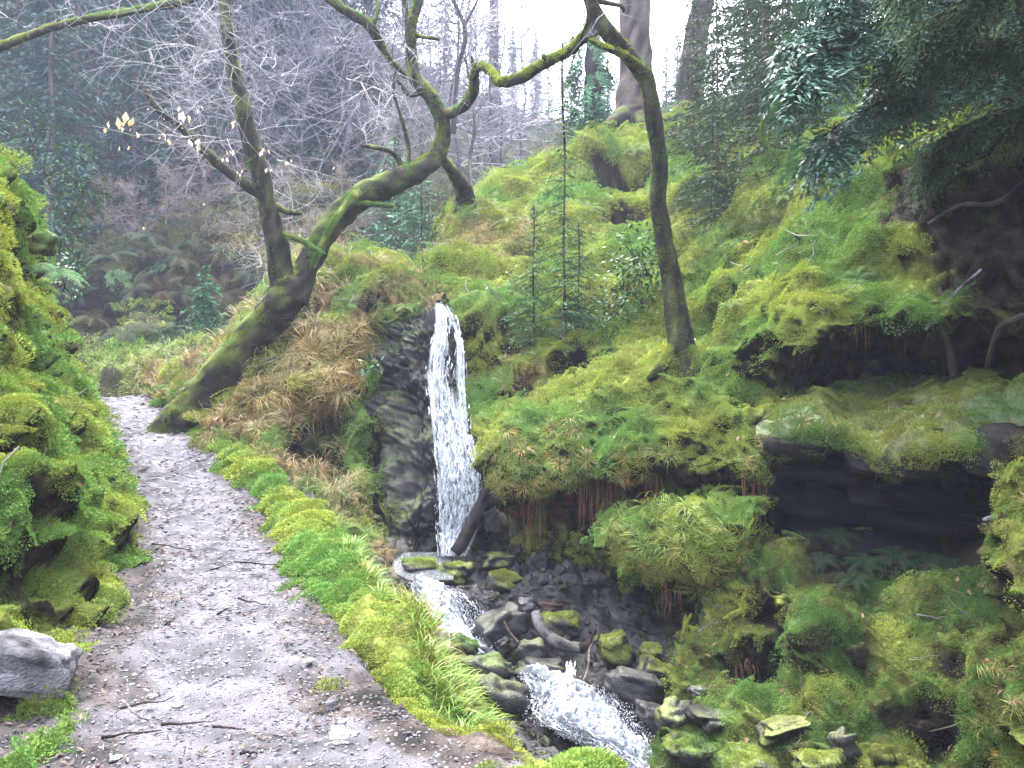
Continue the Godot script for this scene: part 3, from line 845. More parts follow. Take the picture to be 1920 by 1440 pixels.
func spray_mesh(seed_: int, l: float, n: int, leaf: float, droop: float, m: String, wide := 0.5) -> ArrayMesh:
	# a flat drooping spray of foliage along +Z, its face to +Y
	var r := RandomNumberGenerator.new()
	r.seed = seed_
	var mb := MB.new()
	for k in n:
		var t := (k + r.randf()) / n
		var out := l * t
		var y := -droop * l * t * t
		for s in [-1.0, 1.0]:
			var len: float = wide * l * (1.0 - t * 0.75) * r.randf_range(0.5, 1.1)
			var dir := Vector3(s * 0.75, -droop * 0.5 * r.randf(), 0.65).normalized()
			var p := Vector3(0, y, out)
			var bits := maxi(2, int(len / leaf * 1.6))
			for j in bits:
				var q := p + dir * len * (j + r.randf()) / bits + Vector3(0, -droop * 0.6 * len * pow(float(j) / bits, 2.0), 0)
				var g := r.randf_range(0.65, 1.3)
				var ld := (dir + Vector3(r.randf_range(-0.7, 0.7), r.randf_range(-0.6, 0.25), r.randf_range(-0.4, 0.7))).normalized() * leaf * r.randf_range(0.7, 1.3)
				var w := ld.cross(Vector3(r.randf_range(-0.5, 0.5), 1, r.randf_range(-0.5, 0.5))).normalized() * leaf * 0.2
				mb.leaf(q - w, q + ld, q + w, Color(g, g, g), Color(g * 1.2, g * 1.2, g * 1.1))
	for k in range(0, mb.i.size(), 3):          # all facing up
		if (mb.v[k + 2] - mb.v[k]).cross(mb.v[k + 1] - mb.v[k]).y < 0.0:
			var t := mb.i[k + 1]
			mb.i[k + 1] = mb.i[k + 2]
			mb.i[k + 2] = t
	return mb.mesh(mats[m])

func fern_mesh(seed_: int, fronds: int, l: float) -> ArrayMesh:
	var r := RandomNumberGenerator.new()
	r.seed = seed_
	var mb := MB.new()
	for f in fronds:
		var a := TAU * (f + r.randf() * 0.7) / fronds
		var out := Vector3(cos(a), 0, sin(a))
		var side := out.cross(Vector3.UP)
		var p := Vector3.ZERO
		var dir := (out * 0.7 + Vector3.UP).normalized()
		var g := r.randf_range(0.7, 1.2)
		for k in 16:
			var t := k / 16.0
			var w := l * 0.22 * sin(PI * minf(1.0, 0.12 + t * 0.9)) + 0.004
			for s in [-1.0, 1.0]:
				var tip: Vector3 = p + side * s * w + dir * w * 0.35 + Vector3(0, -w * 0.25, 0)
				if s > 0: mb.leaf(p, tip, p + dir * l / 18.0, Color(g, g, g), Color(g, g, g))
				else: mb.leaf(p, p + dir * l / 18.0, tip, Color(g, g, g), Color(g, g, g))
			p += dir * l / 16.0
			dir = (dir + out * 0.05 + Vector3(0, -0.13, 0)).normalized()
	return mb.mesh(mats.needle)

func greenery() -> void:
	var clump := moss_clump(3, 330, 0.09, 0.0115, 0.016)
	var tuft := moss_clump(5, 270, 0.085, 0.0175, 0.022)
	for q in [["left_bank", 170.0, "feathery moss covering the steep left bank"], ["path_verge", 190.0, "bright moss cushions along the path verge"], ["right_hillside", 190.0, "pale green moss carpet on the hillside right of the waterfall"],
			["overhanging_mound", 170.0, "moss blanket on the overhanging mound below the leaning tree"], ["grass_hung_hummock", 170.0, "moss on the grass hung hummock above the stream"], ["upper_slope", 190.0, "yellow green moss on the upper right slope"],
			["rock_ledge", 160.0, "thin moss on top of the jutting rock ledge"], ["lower_slope", 160.0, "deep green moss on the lower right slope"], ["near_right_bank", 170.0, "moss on the near bank at the right edge"],
			["grassy_knoll", 175.0, "moss among the dead grass of the knoll"], ["waterfall_cliff", 60.0, "thin moss on the wet cliff beside the waterfall"]]:
		var pl := scatter(land[q[0]], q[1], 6.0, 0)
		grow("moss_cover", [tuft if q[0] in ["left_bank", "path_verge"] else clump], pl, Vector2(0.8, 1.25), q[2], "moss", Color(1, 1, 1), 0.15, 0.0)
	var far := scatter(land.far_hillside, 60.0, 6.0, 0)
	grow("ground_cover", [clump], far, Vector2(0.9, 2.0), "dim moss and undergrowth on the far hillside", "undergrowth", Color(1.1, 1.1, 1.1), 0.3)
	var fb := []
	for q in scatter(land.far_hillside, 12.0, 9.0, 2):
		if q[0].z < -19.5 and q[0].z > -29.0 and q[0].x < -2.5 and (q[0].y > 3.0 or rng.randf() < 0.25):
			q[2] = Color(0.022, 0.042, 0.025).lerp(Color(0.07, 0.055, 0.028), rng.randf() * rng.randf())
			fb.append(q)
	grow("wild_ferns", [fern_mesh(15, 7, 0.36)], fb, Vector2(0.5, 1.0), "dark ferns and weeds over the rocky bank beyond the path", "undergrowth", Color(1, 1, 1), 0.4)
	# dead leaves, twigs and little ferns over the moss
	var lf := MB.new()
	lf.leaf(Vector3(-0.028, 0, 0), Vector3(0.0, 0.012, 0.015), Vector3(0.032, 0.004, 0), Color.WHITE, Color.WHITE)
	lf.leaf(Vector3(-0.028, 0, 0), Vector3(0.032, 0.004, 0), Vector3(0.0, 0.010, -0.015), Color.WHITE, Color.WHITE)
	var lfm := lf.mesh(mats.blade)
	var sk := MB.new()
	thin(sk, [Vector3(-0.16, 0.0, 0), Vector3(-0.05, 0.02, 0.02), Vector3(0.08, 0.015, -0.01), Vector3(0.2, 0.03, 0.02)], [0.006, 0.005, 0.004, 0.002], Color.WHITE)
	thin(sk, [Vector3(-0.02, 0.02, 0.02), Vector3(0.04, 0.05, 0.07), Vector3(0.07, 0.06, 0.13)], [0.003, 0.0025, 0.0015], Color.WHITE)
	var skm := sk.mesh(mats.twig)
	var small_fern := fern_mesh(25, 6, 0.22)
	var lp := []
	var kp := []
	var fp := []
	for q in ["right_hillside", "overhanging_mound", "upper_slope", "lower_slope", "left_bank", "grassy_knoll", "near_right_bank", "rock_ledge"]:
		lp += scatter(land[q], 6.0, 7.0, 0)
		kp += scatter(land[q], 1.6, 8.0, 0)
		if q in ["upper_slope", "lower_slope", "right_hillside", "grassy_knoll"]: fp += scatter(land[q], 1.2, 9.0, 0)
	for q in lp: q[0] += q[1] * 0.03 * q[3]
	for q in kp: q[0] += q[1] * 0.03 * q[3]
	tinted(lp, Color(0.34, 0.22, 0.13), Color(0.12, 0.07, 0.045))
	grow("fallen_leaves", [lfm], lp, Vector2(0.6, 1.2), "dead leaves lying scattered over the mossy banks", "leaf litter", Color(1, 1, 1), 0.2)
	tinted(kp, Color(0.22, 0.19, 0.18), Color(0.06, 0.05, 0.045))
	grow("fallen_twigs", [skm], kp, Vector2(0.5, 1.3), "small dead twigs lying over the mossy banks", "twigs", Color(1, 1, 1), 0.0)
	tinted(fp, Color(0.09, 0.17, 0.06), Color(0.14, 0.2, 0.06))
	grow("wild_ferns", [small_fern], fp, Vector2(0.5, 1.1), "little green ferns growing through the moss", "fern", Color(1, 1, 1), 0.3)
	# dead grass on the knoll
	var straw := grass_clump(21, 30, 0.28, 0.006, 1.0, 0.10)
	var pk := scatter(land.grassy_knoll, 34.0, 8.0, 1)
	tinted(pk, Color(0.46, 0.36, 0.21), Color(0.20, 0.16, 0.06))
	grow("dead_grass", [straw], pk, Vector2(0.5, 1.1), "dead straw coloured grass over the knoll left of the waterfall", "grass", Color(1, 1, 1), 0.5)
	var blade0 := grass_clump(33, 22, 0.16, 0.008, 0.8, 0.09)
	var pf := near(scatter(land.far_hillside, 60.0, 9.0, 2), [[P(230, 725, 17.6), 1.0], [P(520, 400, 25), 2.5]])
	tinted(pf, Color(0.26, 0.19, 0.10), Color(0.16, 0.17, 0.04))
	grow("dead_grass", [straw], pf, Vector2(0.6, 1.2), "dead grass on the bank beyond the end of the path", "grass", Color(1, 1, 1), 0.6)
	var pg := near(scatter(land.far_hillside, 60.0, 9.0, 2), [[P(200, 670, 19.2), 1.6], [P(270, 650, 19.6), 1.8], [P(340, 660, 19.4), 1.3]])
	tinted(pg, Color(0.16, 0.26, 0.06), Color(0.24, 0.27, 0.08))
	grow("green_grass", [blade0], pg, Vector2(0.5, 1.0), "short green grass on the mound beyond the far bend of the path", "grass", Color(1, 1, 1), 0.5)
	var ph := near(scatter(land.right_hillside, 30.0, 9.0, 2), [[P(900, 440, 15.8), 1.4], [P(990, 700, 12.1), 0.5]])
	tinted(ph, Color(0.24, 0.18, 0.08), Color(0.2, 0.2, 0.05))
	grow("dead_grass", [straw], ph, Vector2(0.4, 0.9), "tan dead grass on the hillside right of the fall", "grass", Color(1, 1, 1), 0.4)
	# green blades on the verge above the stream
	var blade := grass_clump(31, 18, 0.23, 0.009, 0.6, 0.08)
	var pv := band(scatter(land.path_verge, 150.0, 8.0, 2), land.path_verge, 0.40, 0.66, 4.4, 7.6)
	tinted(pv, Color(0.11, 0.27, 0.03), Color(0.24, 0.30, 0.06))
	grow("green_grass", [blade], pv, Vector2(0.6, 1.25), "bright green grass blades on the verge above the stream", "grass", Color(1, 1, 1), 0.6)
	var ps := band(scatter(land.path_verge, 26.0, 8.0, 2), land.path_verge, 0.42, 0.64, 4.4, 7.4)
	tinted(ps, Color(0.5, 0.40, 0.22), Color(0.33, 0.19, 0.08))
	grow("dead_grass", [straw], ps, Vector2(0.6, 1.0), "withered blades among the green grass of the verge", "grass", Color(1, 1, 1), 0.6)
	# long grass hanging from the lips
	var hang := grass_clump(41, 26, 0.30, 0.010, 1.9, 0.08)
	var hm := near(scatter(land.grass_hung_hummock, 60.0, 9.0, 2), [[P(1200, 1000, 8.8), 0.5], [P(1260, 1030, 8.5), 0.55], [P(1320, 1020, 8.3), 0.4], [P(1370, 1040, 8.3), 0.3]])
	for q in hm:
		q[2] = Color(0.19, 0.29, 0.05).lerp(Color(0.38, 0.20, 0.07), clampf(rng.randf() * 0.7 + (EYE - 2.6 - (q[0] as Vector3).y + 0.75) * 0.7, 0.0, 1.0))
	grow("hanging_grass", [hang], hm, Vector2(0.55, 1.1), "green and russet grass hanging over the hummock above the stream", "grass", Color(1, 1, 1), 0.0)
	var hl := near(scatter(land.overhanging_mound, 55.0, 9.0, 2), [[P(960, 870, 10.1), 0.5], [P(1020, 880, 9.8), 0.5], [P(1060, 850, 9.7), 0.45], [P(1180, 875, 9.3), 0.3], [P(1240, 880, 9.1), 0.2], [P(1415, 890, 8.6), 0.2]])
	tinted(hl, Color(0.20, 0.28, 0.06), Color(0.42, 0.26, 0.10))
	grow("hanging_grass", [hang], hl, Vector2(0.45, 0.9), "straw tipped grass hanging from the lip of the mound", "grass", Color(1, 1, 1), 0.0)
	var hd := near(scatter(land.rock_ledge, 26.0, 9.0, 2), [[P(1450, 845, 8.5), 0.22], [P(1520, 812, 8.3), 0.2], [P(1600, 830, 8.1), 0.2], [P(1470, 870, 8.4), 0.2], [P(1690, 865, 7.9), 0.2]])
	tinted(hd, Color(0.13, 0.18, 0.04), Color(0.26, 0.14, 0.06))
	grow("hanging_grass", [hang], hd, Vector2(0.4, 0.8), "grass tufts hanging from the rim of the rock ledge", "grass", Color(1, 1, 1), 0.0)
	var lip := [[1430, 848, 8.5], [1500, 812, 8.3], [1575, 810, 8.2], [1670, 860, 7.9], [1780, 836, 7.5], [1910, 842, 7.05]]
	var lm := []
	for k in lip.size() - 1:
		for j in 26:
			var t := rng.randf()
			var p := P(lerpf(lip[k][0], lip[k + 1][0], t), lerpf(lip[k][1], lip[k + 1][1], t) + rr(-16, 12 + 16 * absf(nz.get_noise_1d(k * 70.0 + t * 60.0))), lerpf(lip[k][2], lip[k + 1][2], t) - 0.06)
			lm.append([p, Vector3(rr(-0.3, 0.3), rr(0.3, 1.0), rr(0.3, 0.9)).normalized(), moss_color(p) * 0.75, 1.3])
	grow("moss_cover", [clump], lm, Vector2(0.7, 1.3), "moss creeping over the rim of the rock ledge", "moss")
	var cm := near(scatter(land.waterfall_cliff, 110.0, 7.0, 2), [[P(690, 600, 13), 0.35], [P(700, 660, 12.6), 0.33], [P(700, 730, 12.3), 0.28], [P(712, 800, 12.0), 0.25], [P(715, 880, 11.7), 0.3], [P(710, 960, 11.3), 0.33], [P(730, 1030, 10.9), 0.3], [P(930, 700, 12.3), 0.3], [P(930, 800, 11.9), 0.25]])
	for q in cm: q[2] = moss_color(q[0]).lerp(Color(0.10, 0.13, 0.05), rng.randf())
	grow("moss_cover", [clump], cm, Vector2(0.7, 1.3), "dark moss creeping onto the cliff from both sides", "moss")
	var hk := near(scatter(land.grassy_knoll, 60.0, 9.0, 2), [[P(500, 740, 12.6), 0.9], [P(580, 700, 12.5), 0.8], [P(470, 830, 12.2), 0.5], [P(640, 650, 12.8), 0.5]])
	tinted(hk, Color(0.42, 0.26, 0.13), Color(0.32, 0.30, 0.09))
	grow("hanging_grass", [hang], hk, Vector2(0.5, 1.0), "reddish dead woodrush hanging down the front of the knoll", "grass", Color(1, 1, 1), 0.0)
	var hr := near(scatter(land.near_right_bank, 60.0, 9.0, 2), [[P(1895, 960, 5.2), 0.25], [P(1905, 1330, 4.8), 0.4]])
	tinted(hr, Color(0.16, 0.22, 0.045), Color(0.24, 0.14, 0.05))
	grow("hanging_grass", [hang], hr, Vector2(0.35, 0.65), "drooping grass on the near bank at the right edge", "grass", Color(1, 1, 1), 0.0)
	var gg := near(scatter(land.grassy_knoll, 60.0, 9.0, 2), [[P(640, 930, 10.8), 0.7], [P(690, 880, 11.3), 0.4], [P(640, 1010, 10.6), 0.5]])
	tinted(gg, Color(0.10, 0.21, 0.04), Color(0.2, 0.23, 0.06))
	grow("green_grass", [blade], gg, Vector2(0.5, 1.0), "green grass in the gully below the knoll", "grass", Color(1, 1, 1), 0.6)
	# fine red roots hanging under the lips
	var buf := []
	for q in [[1105, 880, 9.75, 1125, 1020, 30], [1140, 900, 9.75, 1140, 1020, 22], [1000, 930, 10.15, 1010, 1050, 22], [960, 930, 10.4, 965, 1010, 14], [1225, 900, 9.4, 1225, 970, 16], [1415, 880, 8.75, 1420, 1010, 22], [1500, 640, 9.0, 1500, 700, 16], [1620, 600, 8.7, 1625, 670, 12], [1700, 600, 8.5, 1700, 660, 12], [1480, 820, 8.5, 1482, 880, 14], [1560, 815, 8.4, 1562, 850, 12], [1660, 865, 8.0, 1664, 905, 12], [1400, 1245, 7.7, 1402, 1290, 16], [1890, 970, 5.4, 1892, 1030, 14], [1260, 1100, 8.7, 1265, 1160, 22], [600, 740, 12.3, 600, 820, 18], [985, 690, 12.0, 985, 740, 14]]:
		for k in q[5]:
			var a := P(q[0] + rr(-22, 22), q[1] + rr(-10, 10), q[2] + rr(-0.1, 0.15))
			buf.append([a, P(q[3], q[4], q[2]).distance_to(P(q[0], q[1], q[2])) * rr(0.35, 1.0)])
	var mb := MB.new()
	for q in buf:
		var p: Vector3 = q[0]
		var pts := [p]
		var rad := [0.012]
		for k in 3:
			p += Vector3(rr(-0.02, 0.02), -q[1] / 3.0, rr(-0.02, 0.02))
			pts.append(p)
			rad.append(0.012 - 0.0035 * (k + 1))
		thin(mb, pts, rad, Color(0.085, 0.032, 0.024).lerp(Color(0.16, 0.09, 0.05), rng.randf()))
	tag(obj("hanging_roots", mb.mesh(mats.farbark)), "fine reddish roots hanging under the mossy lips", "roots", "", "stuff")
	# ferns in the hollow and elsewhere
	var fern := fern_mesh(5, 9, 0.36)
	var fl := ["fern at the left end of the hollow's floor", "dusky fern below the rock ledge, left of centre", "fern low in the hollow beside a bare root", "spreading fern in the middle of the hollow", "fern drooping over the step of the hollow's floor", "broad fern right of the middle of the hollow", "fern at the right end of the hollow's floor", "small fern high at the back of the hollow", "fern hanging just above the green slope", "fern under the dark right end of the ledge"]
	var k := 0
	for q in [[1450, 1040, 8.4, 0.8], [1500, 1015, 8.6, 1.0], [1540, 1055, 8.2, 0.9], [1570, 1010, 8.6, 1.1], [1620, 1060, 8.1, 1.0], [1680, 1050, 8.2, 1.2], [1790, 1070, 7.9, 1.0], [1560, 900, 9.5, 0.8], [1600, 1090, 7.9, 0.9], [1740, 1060, 8.1, 1.1]]:
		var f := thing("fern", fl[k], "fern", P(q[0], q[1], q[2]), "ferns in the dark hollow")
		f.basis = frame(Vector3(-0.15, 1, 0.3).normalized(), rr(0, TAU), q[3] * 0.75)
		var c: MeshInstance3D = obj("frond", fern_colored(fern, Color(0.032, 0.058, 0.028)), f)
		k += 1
	var f2 := thing("fern", "green fern beside the round moss knob on the left bank", "fern", P(105, 520, 8.6))
	f2.basis = frame(Vector3(0.4, 1, 0.2).normalized(), 0.4, 1.1)
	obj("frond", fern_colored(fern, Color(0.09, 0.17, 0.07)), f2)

var fern_cache := {}
func fern_colored(m: ArrayMesh, c: Color) -> ArrayMesh:
	if not fern_cache.has(c):
		var a := m.surface_get_arrays(0)
		var cs: PackedColorArray = a[Mesh.ARRAY_COLOR]
		for k in cs.size(): cs[k] = cs[k] * c
		a[Mesh.ARRAY_COLOR] = cs
		var am := ArrayMesh.new()
		am.add_surface_from_arrays(Mesh.PRIMITIVE_TRIANGLES, a)
		am.surface_set_material(0, mats.needle)
		fern_cache[c] = am
	return fern_cache[c]

# ---------------------------------------------------------------- stones
func stone_mesh(size: Vector3, seed_: int, stone: Color, mossy: float, m: String, at: Vector3, box := 0.75, rough := 1.0) -> MB:
	var mb := MB.new()
	var U := 30
	var W := 18
	var off := Vector3(seed_ * 13.7, seed_ * 5.1, seed_ * 3.3)
	for a in W + 1:
		var th := PI * a / W
		for b in U:
			var ph := TAU * b / U
			var s := Vector3(sin(th) * cos(ph), cos(th), sin(th) * sin(ph))
			var q := Vector3(signf(s.x) * pow(absf(s.x), box), signf(s.y) * pow(absf(s.y), box), signf(s.z) * pow(absf(s.z), box))
			var f := 1.0 + rough * (0.20 * nz.get_noise_3dv((s + off) * 90.0) + 0.30 * nr.get_noise_3dv((s + off) * 95.0) + 0.08 * nr.get_noise_3dv((s + off) * 260.0) + 0.05 * nz.get_noise_3dv((s + off) * 320.0)) + (1.0 - rough) * 0.16 * nr.get_noise_3d(q.x * 30.0 + off.x, q.y * 420.0, q.z * 30.0)
			mb.vert(q * size * 0.5 * f, Color.WHITE)
	for a in W:
		for b in U:
			var k := a * U + b
			var k2 := a * U + (b + 1) % U
			mb.tri(k, k2, k + U)
			mb.tri(k2, k2 + U, k + U)
	mb.normals()
	if mb.n[U * W / 2].dot(mb.v[U * W / 2]) < 0.0:
		for k in range(0, mb.i.size(), 3):
			var t := mb.i[k + 1]
			mb.i[k + 1] = mb.i[k + 2]
			mb.i[k + 2] = t
		mb.normals()
	for k in mb.v.size():
		var p := mb.v[k] + at
		var a := nz.get_noise_3dv(p * 260.0)
		var b := nz.get_noise_3dv(p * 900.0)
		var w := clampf((mb.n[k].y - 0.75 + mossy + a * 0.6) * 2.5, 0.0, 1.0) * clampf(mossy * 4.0, 0.0, 1.0)
		var c := (stone * (1.0 + 0.7 * a + 0.5 * b)).lerp(moss_color(p) * 0.85, w)
		c.a = w
		mb.c[k] = c
	return mb

func stone(called: String, label: String, group: String, x: float, y: float, d: float, w: float, h: float, deep: float, mossy: float, col: Color, turn := 0.0, tilt := 0.0, m := "rock", box := 0.75, rough := 1.0) -> Node3D:
	# a stone w by h photograph pixels large, deep times as deep as it is wide
	var size := Vector3(w, h * 1.1, w * deep) * d / F * 1.0
	var at := P(x, y + h * 0.08, d)
	var o := thing(called, label, called.get_slice("_", 0) if called != "stream_boulder" else "boulder", at, group)
	o.rotation = Vector3(0, turn, tilt)
	var s := stone_mesh(size, int(x + y), col, mossy, m, at, box, rough)
	obj("stone", s.mesh(mats[m]), o)
	if mossy > 0.3:
		var buf := PackedFloat32Array()
		for k in range(0, s.v.size()):
			if s.c[k].a > 0.4 and rng.randf() < 0.55:
				put(buf, frame(s.n[k], rr(0, TAU), rr(0.45, 0.85) * clampf(size.x * 1.6, 0.5, 1.3)), s.v[k], Color(s.c[k].r, s.c[k].g, s.c[k].b) * rr(0.9, 1.35))
		if buf.size(): many("moss", mats_moss, buf, o)
	return o

var mats_moss: ArrayMesh
func stones() -> void:
	mats_moss = moss_clump(9, 120, 0.06, 0.018, 0.02)
	var wet := Color(0.055, 0.052, 0.056)
	var dk := Color(0.032, 0.029, 0.032)
	var gy := Color(0.095, 0.092, 0.10)
	var G := "boulders in the stream"
	var b := "stream_boulder"
	stone("rock_slab", "large pale grey banded rock at the left edge of the path", "", 45, 1238, 4.15, 235, 112, 0.9, 0.0, Color(0.33, 0.33, 0.37), 0.5, -0.32, "dryrock", 0.6, 0.6)
	stone(b, "flat mossy slab at the waterfall's foot, left side", G, 790, 1060, 10.35, 95, 34, 0.9, 0.35, wet, 0.2, -0.1)
	stone(b, "rounded mossy boulder just below the waterfall's foot", G, 855, 1068, 10.2, 75, 44, 0.9, 0.5, wet)
	stone(b, "dark boulder with a mossy cap right of the rounded mossy one", G, 948, 1090, 10.1, 92, 48, 0.9, 0.4, dk, -0.2, -0.2)
	stone(b, "long black block under the two mossy boulders", G, 895, 1106, 10.15, 160, 45, 0.7, 0.0, dk, 0.1, -0.12, "rock", 0.6)
	stone(b, "mossy wedge of rock right of the fallen log's foot", G, 930, 1048, 10.7, 90, 36, 0.8, 0.3, wet, 0.4)
	stone(b, "small mossy knob of rock behind the mossy wedge", G, 968, 1022, 10.8, 30, 38, 1.0, 0.6, wet)
	stone(b, "wet stone leaning against the cliff by the log", G, 925, 975, 10.9, 60, 60, 0.8, 0.0, wet, 0.4, 0.3)
	stone(b, "brownish wet block above the mossy knob", G, 960, 990, 11.0, 55, 45, 0.8, 0.05, Color(0.09, 0.07, 0.065), 0.1, 0.1)
	stone(b, "grey lump of rock under the dark overhang", G, 1010, 1055, 10.4, 60, 60, 0.8, 0.0, wet, 0.3, 0.2)
	stone(b, "angular grey slab tilted beside the upper cascade", G, 940, 1175, 9.15, 125, 78, 0.7, 0.06, gy * 0.75, 0.5, 0.45, "rock", 0.6)
	stone(b, "broad mossy boulder that the driftwood lies against", G, 1045, 1172, 9.2, 105, 58, 0.9, 0.45, wet, 0.0)
	stone(b, "pale stone perched behind the tilted grey slab", G, 990, 1132, 9.5, 45, 34, 0.8, 0.0, Color(0.24, 0.21, 0.22), 0.3, 0.2)
	stone(b, "rust brown stone lying in the dark behind the driftwood", G, 1035, 1132, 9.7, 60, 24, 0.8, 0.0, Color(0.12, 0.06, 0.045))
	stone(b, "dark wedge of stone at the upper cascade's foot", G, 945, 1210, 8.8, 50, 44, 0.8, 0.0, dk, 0.3, 0.5)
	stone(b, "grey rounded stone below the driftwood's left end", G, 995, 1218, 8.75, 75, 48, 0.8, 0.12, gy * 0.8, 0.1)
	stone(b, "low dark slab above the lower cascade", G, 1015, 1250, 8.55, 120, 38, 0.7, 0.1, wet, -0.1)
	stone(b, "mossy ridge of rock left of the upper cascade's foot", G, 870, 1212, 8.7, 75, 50, 0.8, 0.35, wet, 0.2, -0.5)
	stone(b, "big grey boulder between the two cascades, mossy along its top", G, 915, 1252, 8.3, 130, 72, 0.8, 0.22, wet, 0.3, -0.25)
	stone(b, "largest dark boulder hemming the lower cascade on the left", G, 935, 1300, 7.95, 140, 100, 0.8, 0.1, wet, 0.2, -0.2)
	stone(b, "moss covered pointed boulder right of the driftwood", G, 1155, 1210, 8.7, 82, 78, 0.9, 0.75, dk, 0.2, 0.3)
	stone(b, "round cushion of moss on a stone, right of the pointed one", G, 1220, 1222, 8.6, 62, 48, 0.9, 0.85, dk)
	stone(b, "long mossy boulder with a black flank below the round cushion", G, 1228, 1258, 8.2, 95, 62, 0.9, 0.5, dk, 0.1, -0.45)
	stone(b, "green capped stone at the right side of the stones, near the black hollow", G, 1290, 1280, 7.9, 88, 48, 0.9, 0.6, dk, 0.1, 0.2)
	stone(b, "wide smooth grey slab right of the lower cascade", G, 1185, 1275, 8.05, 150, 56, 0.8, 0.02, gy * 0.7, 0.1, -0.25)
	stone(b, "flat wet slab sloping into the lower cascade", G, 1232, 1336, 7.6, 105, 44, 0.8, 0.0, wet, 0.1, -0.3)
	stone(b, "small dark red rock standing in the lower cascade", G, 1028, 1302, 8.05, 28, 36, 0.8, 0.0, Color(0.05, 0.03, 0.04))
	stone(b, "dark wet rock in the middle of the lower cascade", G, 1070, 1336, 7.75, 54, 46, 0.9, 0.0, Color(0.045, 0.035, 0.05), 0.2, 0.1)
	stone(b, "mossy grey boulder right of the lower cascade's foot", G, 1268, 1340, 7.3, 100, 68, 0.9, 0.3, wet, 0.3, 0.15)
	stone(b, "low rounded stone at the bottom edge by the water", G, 1290, 1402, 6.9, 120, 56, 0.9, 0.35, wet, 0.1)
	stone(b, "black shelf of rock below a flat mossy top", G, 1344, 1345, 7.1, 130, 40, 0.8, 0.15, dk, 0.0, -0.05, "rock", 0.6)
	stone(b, "flat stone with a low moss top on the gravel bar", G, 1368, 1302, 7.5, 90, 36, 0.9, 0.5, wet)
	stone(b, "dark tilted slab lying across the lower slope", G, 1468, 1362, 6.55, 125, 34, 0.7, 0.3, dk, 0.2, 0.22, "rock", 0.6)
	stone(b, "grey flat stone on the gravel bar at the bottom edge", G, 1395, 1425, 6.45, 150, 46, 0.9, 0.35, gy * 0.7, 0.1)
	stone(b, "upright grey stone among moss, low on the right", G, 1580, 1392, 6.15, 75, 62, 0.8, 0.1, wet, 0.3, 0.1)
	stone(b, "mossy stone with a yellow top at the bottom edge", G, 1537, 1428, 6.0, 115, 50, 0.9, 0.4, dk)
	stone(b, "small moss capped stone farthest right along the bottom edge", G, 1654, 1412, 5.9, 62, 42, 0.9, 0.6, dk)
	stone(b, "grey stone half sunk on the gravel bar", G, 1310, 1280 + 15, 7.55, 50, 28, 0.9, 0.1, gy)
	stone(b, "pale rounded stone set in the near right bank", G, 1853, 1098, 5.45, 40, 22, 0.9, 0.0, Color(0.22, 0.21, 0.24), 0.2, 0.3)
	stone("mossy_boulder", "round moss covered knob jutting from the top of the left bank", "", 80, 452, 8.2, 62, 60, 1.0, 1.2, Color(0.10, 0.11, 0.03)).set_meta("category", "boulder")
	# bedded slabs of the overhanging ledge and of the hollow's back
	var ov := thing("rock_overhang", "layered dark rock slabs under the mossy ledge, over the black hollow", "rock")
	for q in [[1490, 838, 8.45, 150, 40], [1570, 826, 8.4, 130, 36], [1640, 868, 8.15, 130, 44], [1720, 868, 7.95, 150, 66], [1800, 838, 7.75, 140, 90], [1890, 850, 7.3, 170, 110], [1540, 880, 8.9, 260, 36], [1700, 925, 8.7, 320, 44], [1560, 945, 9.3, 330, 50], [1780, 975, 8.7, 330, 44], [1620, 1000, 9.2, 380, 34], [1850, 920, 8.2, 170, 70], [1460, 905, 9.2, 120, 60]]:
		var at := P(q[0], q[1], q[2])
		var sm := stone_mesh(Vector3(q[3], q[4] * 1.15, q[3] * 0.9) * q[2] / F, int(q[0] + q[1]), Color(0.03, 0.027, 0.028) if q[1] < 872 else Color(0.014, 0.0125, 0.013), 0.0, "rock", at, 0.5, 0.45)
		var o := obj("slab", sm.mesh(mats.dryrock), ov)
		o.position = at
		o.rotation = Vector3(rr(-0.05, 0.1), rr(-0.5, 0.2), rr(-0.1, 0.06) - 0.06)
	# loose stones over the stream's bed
	var peb := stone_mesh(Vector3(0.13, 0.08, 0.11), 12, Color(1, 1, 1), 0.0, "rock", Vector3(3, 1, 2), 0.75)
	var pb := PackedFloat32Array()
	for q in scatter(land.stream_bed, 26.0, 30.0, 2):
		if q[0].z > -5.5 or q[0].z < -11.6: continue
		var g := Color(0.07, 0.066, 0.07).lerp(Color(0.11, 0.09, 0.08), rng.randf()) * rr(0.5, 1.3)
		if rng.randf() < 0.25: g = Color(0.09, 0.12, 0.04)
		put(pb, frame((q[1] + Vector3(rr(-0.5, 0.5), 0.3, rr(-0.5, 0.5))).normalized(), rr(0, TAU), rr(0.35, 1.5)), q[0], g)
	tag(many("stream_stones", peb.mesh(mats.rock), pb), "loose dark stones over the bed of the stream", "stones")
	# bare earth and rock lip at the end of the path
	stone("flat_rock", "flat pale stone sunk in the path near the bottom", "", 640, 1384, 3.78, 85, 16, 1.3, 0.0, Color(0.5, 0.48, 0.5), 0.3, 0.0, "dryrock")
	stone("flat_rock", "knobbly grey stone where the path meets the mossy hollow", "", 622, 1318, 4.15, 38, 30, 1.0, 0.0, Color(0.3, 0.28, 0.3), 0.3, 0.3, "dryrock")
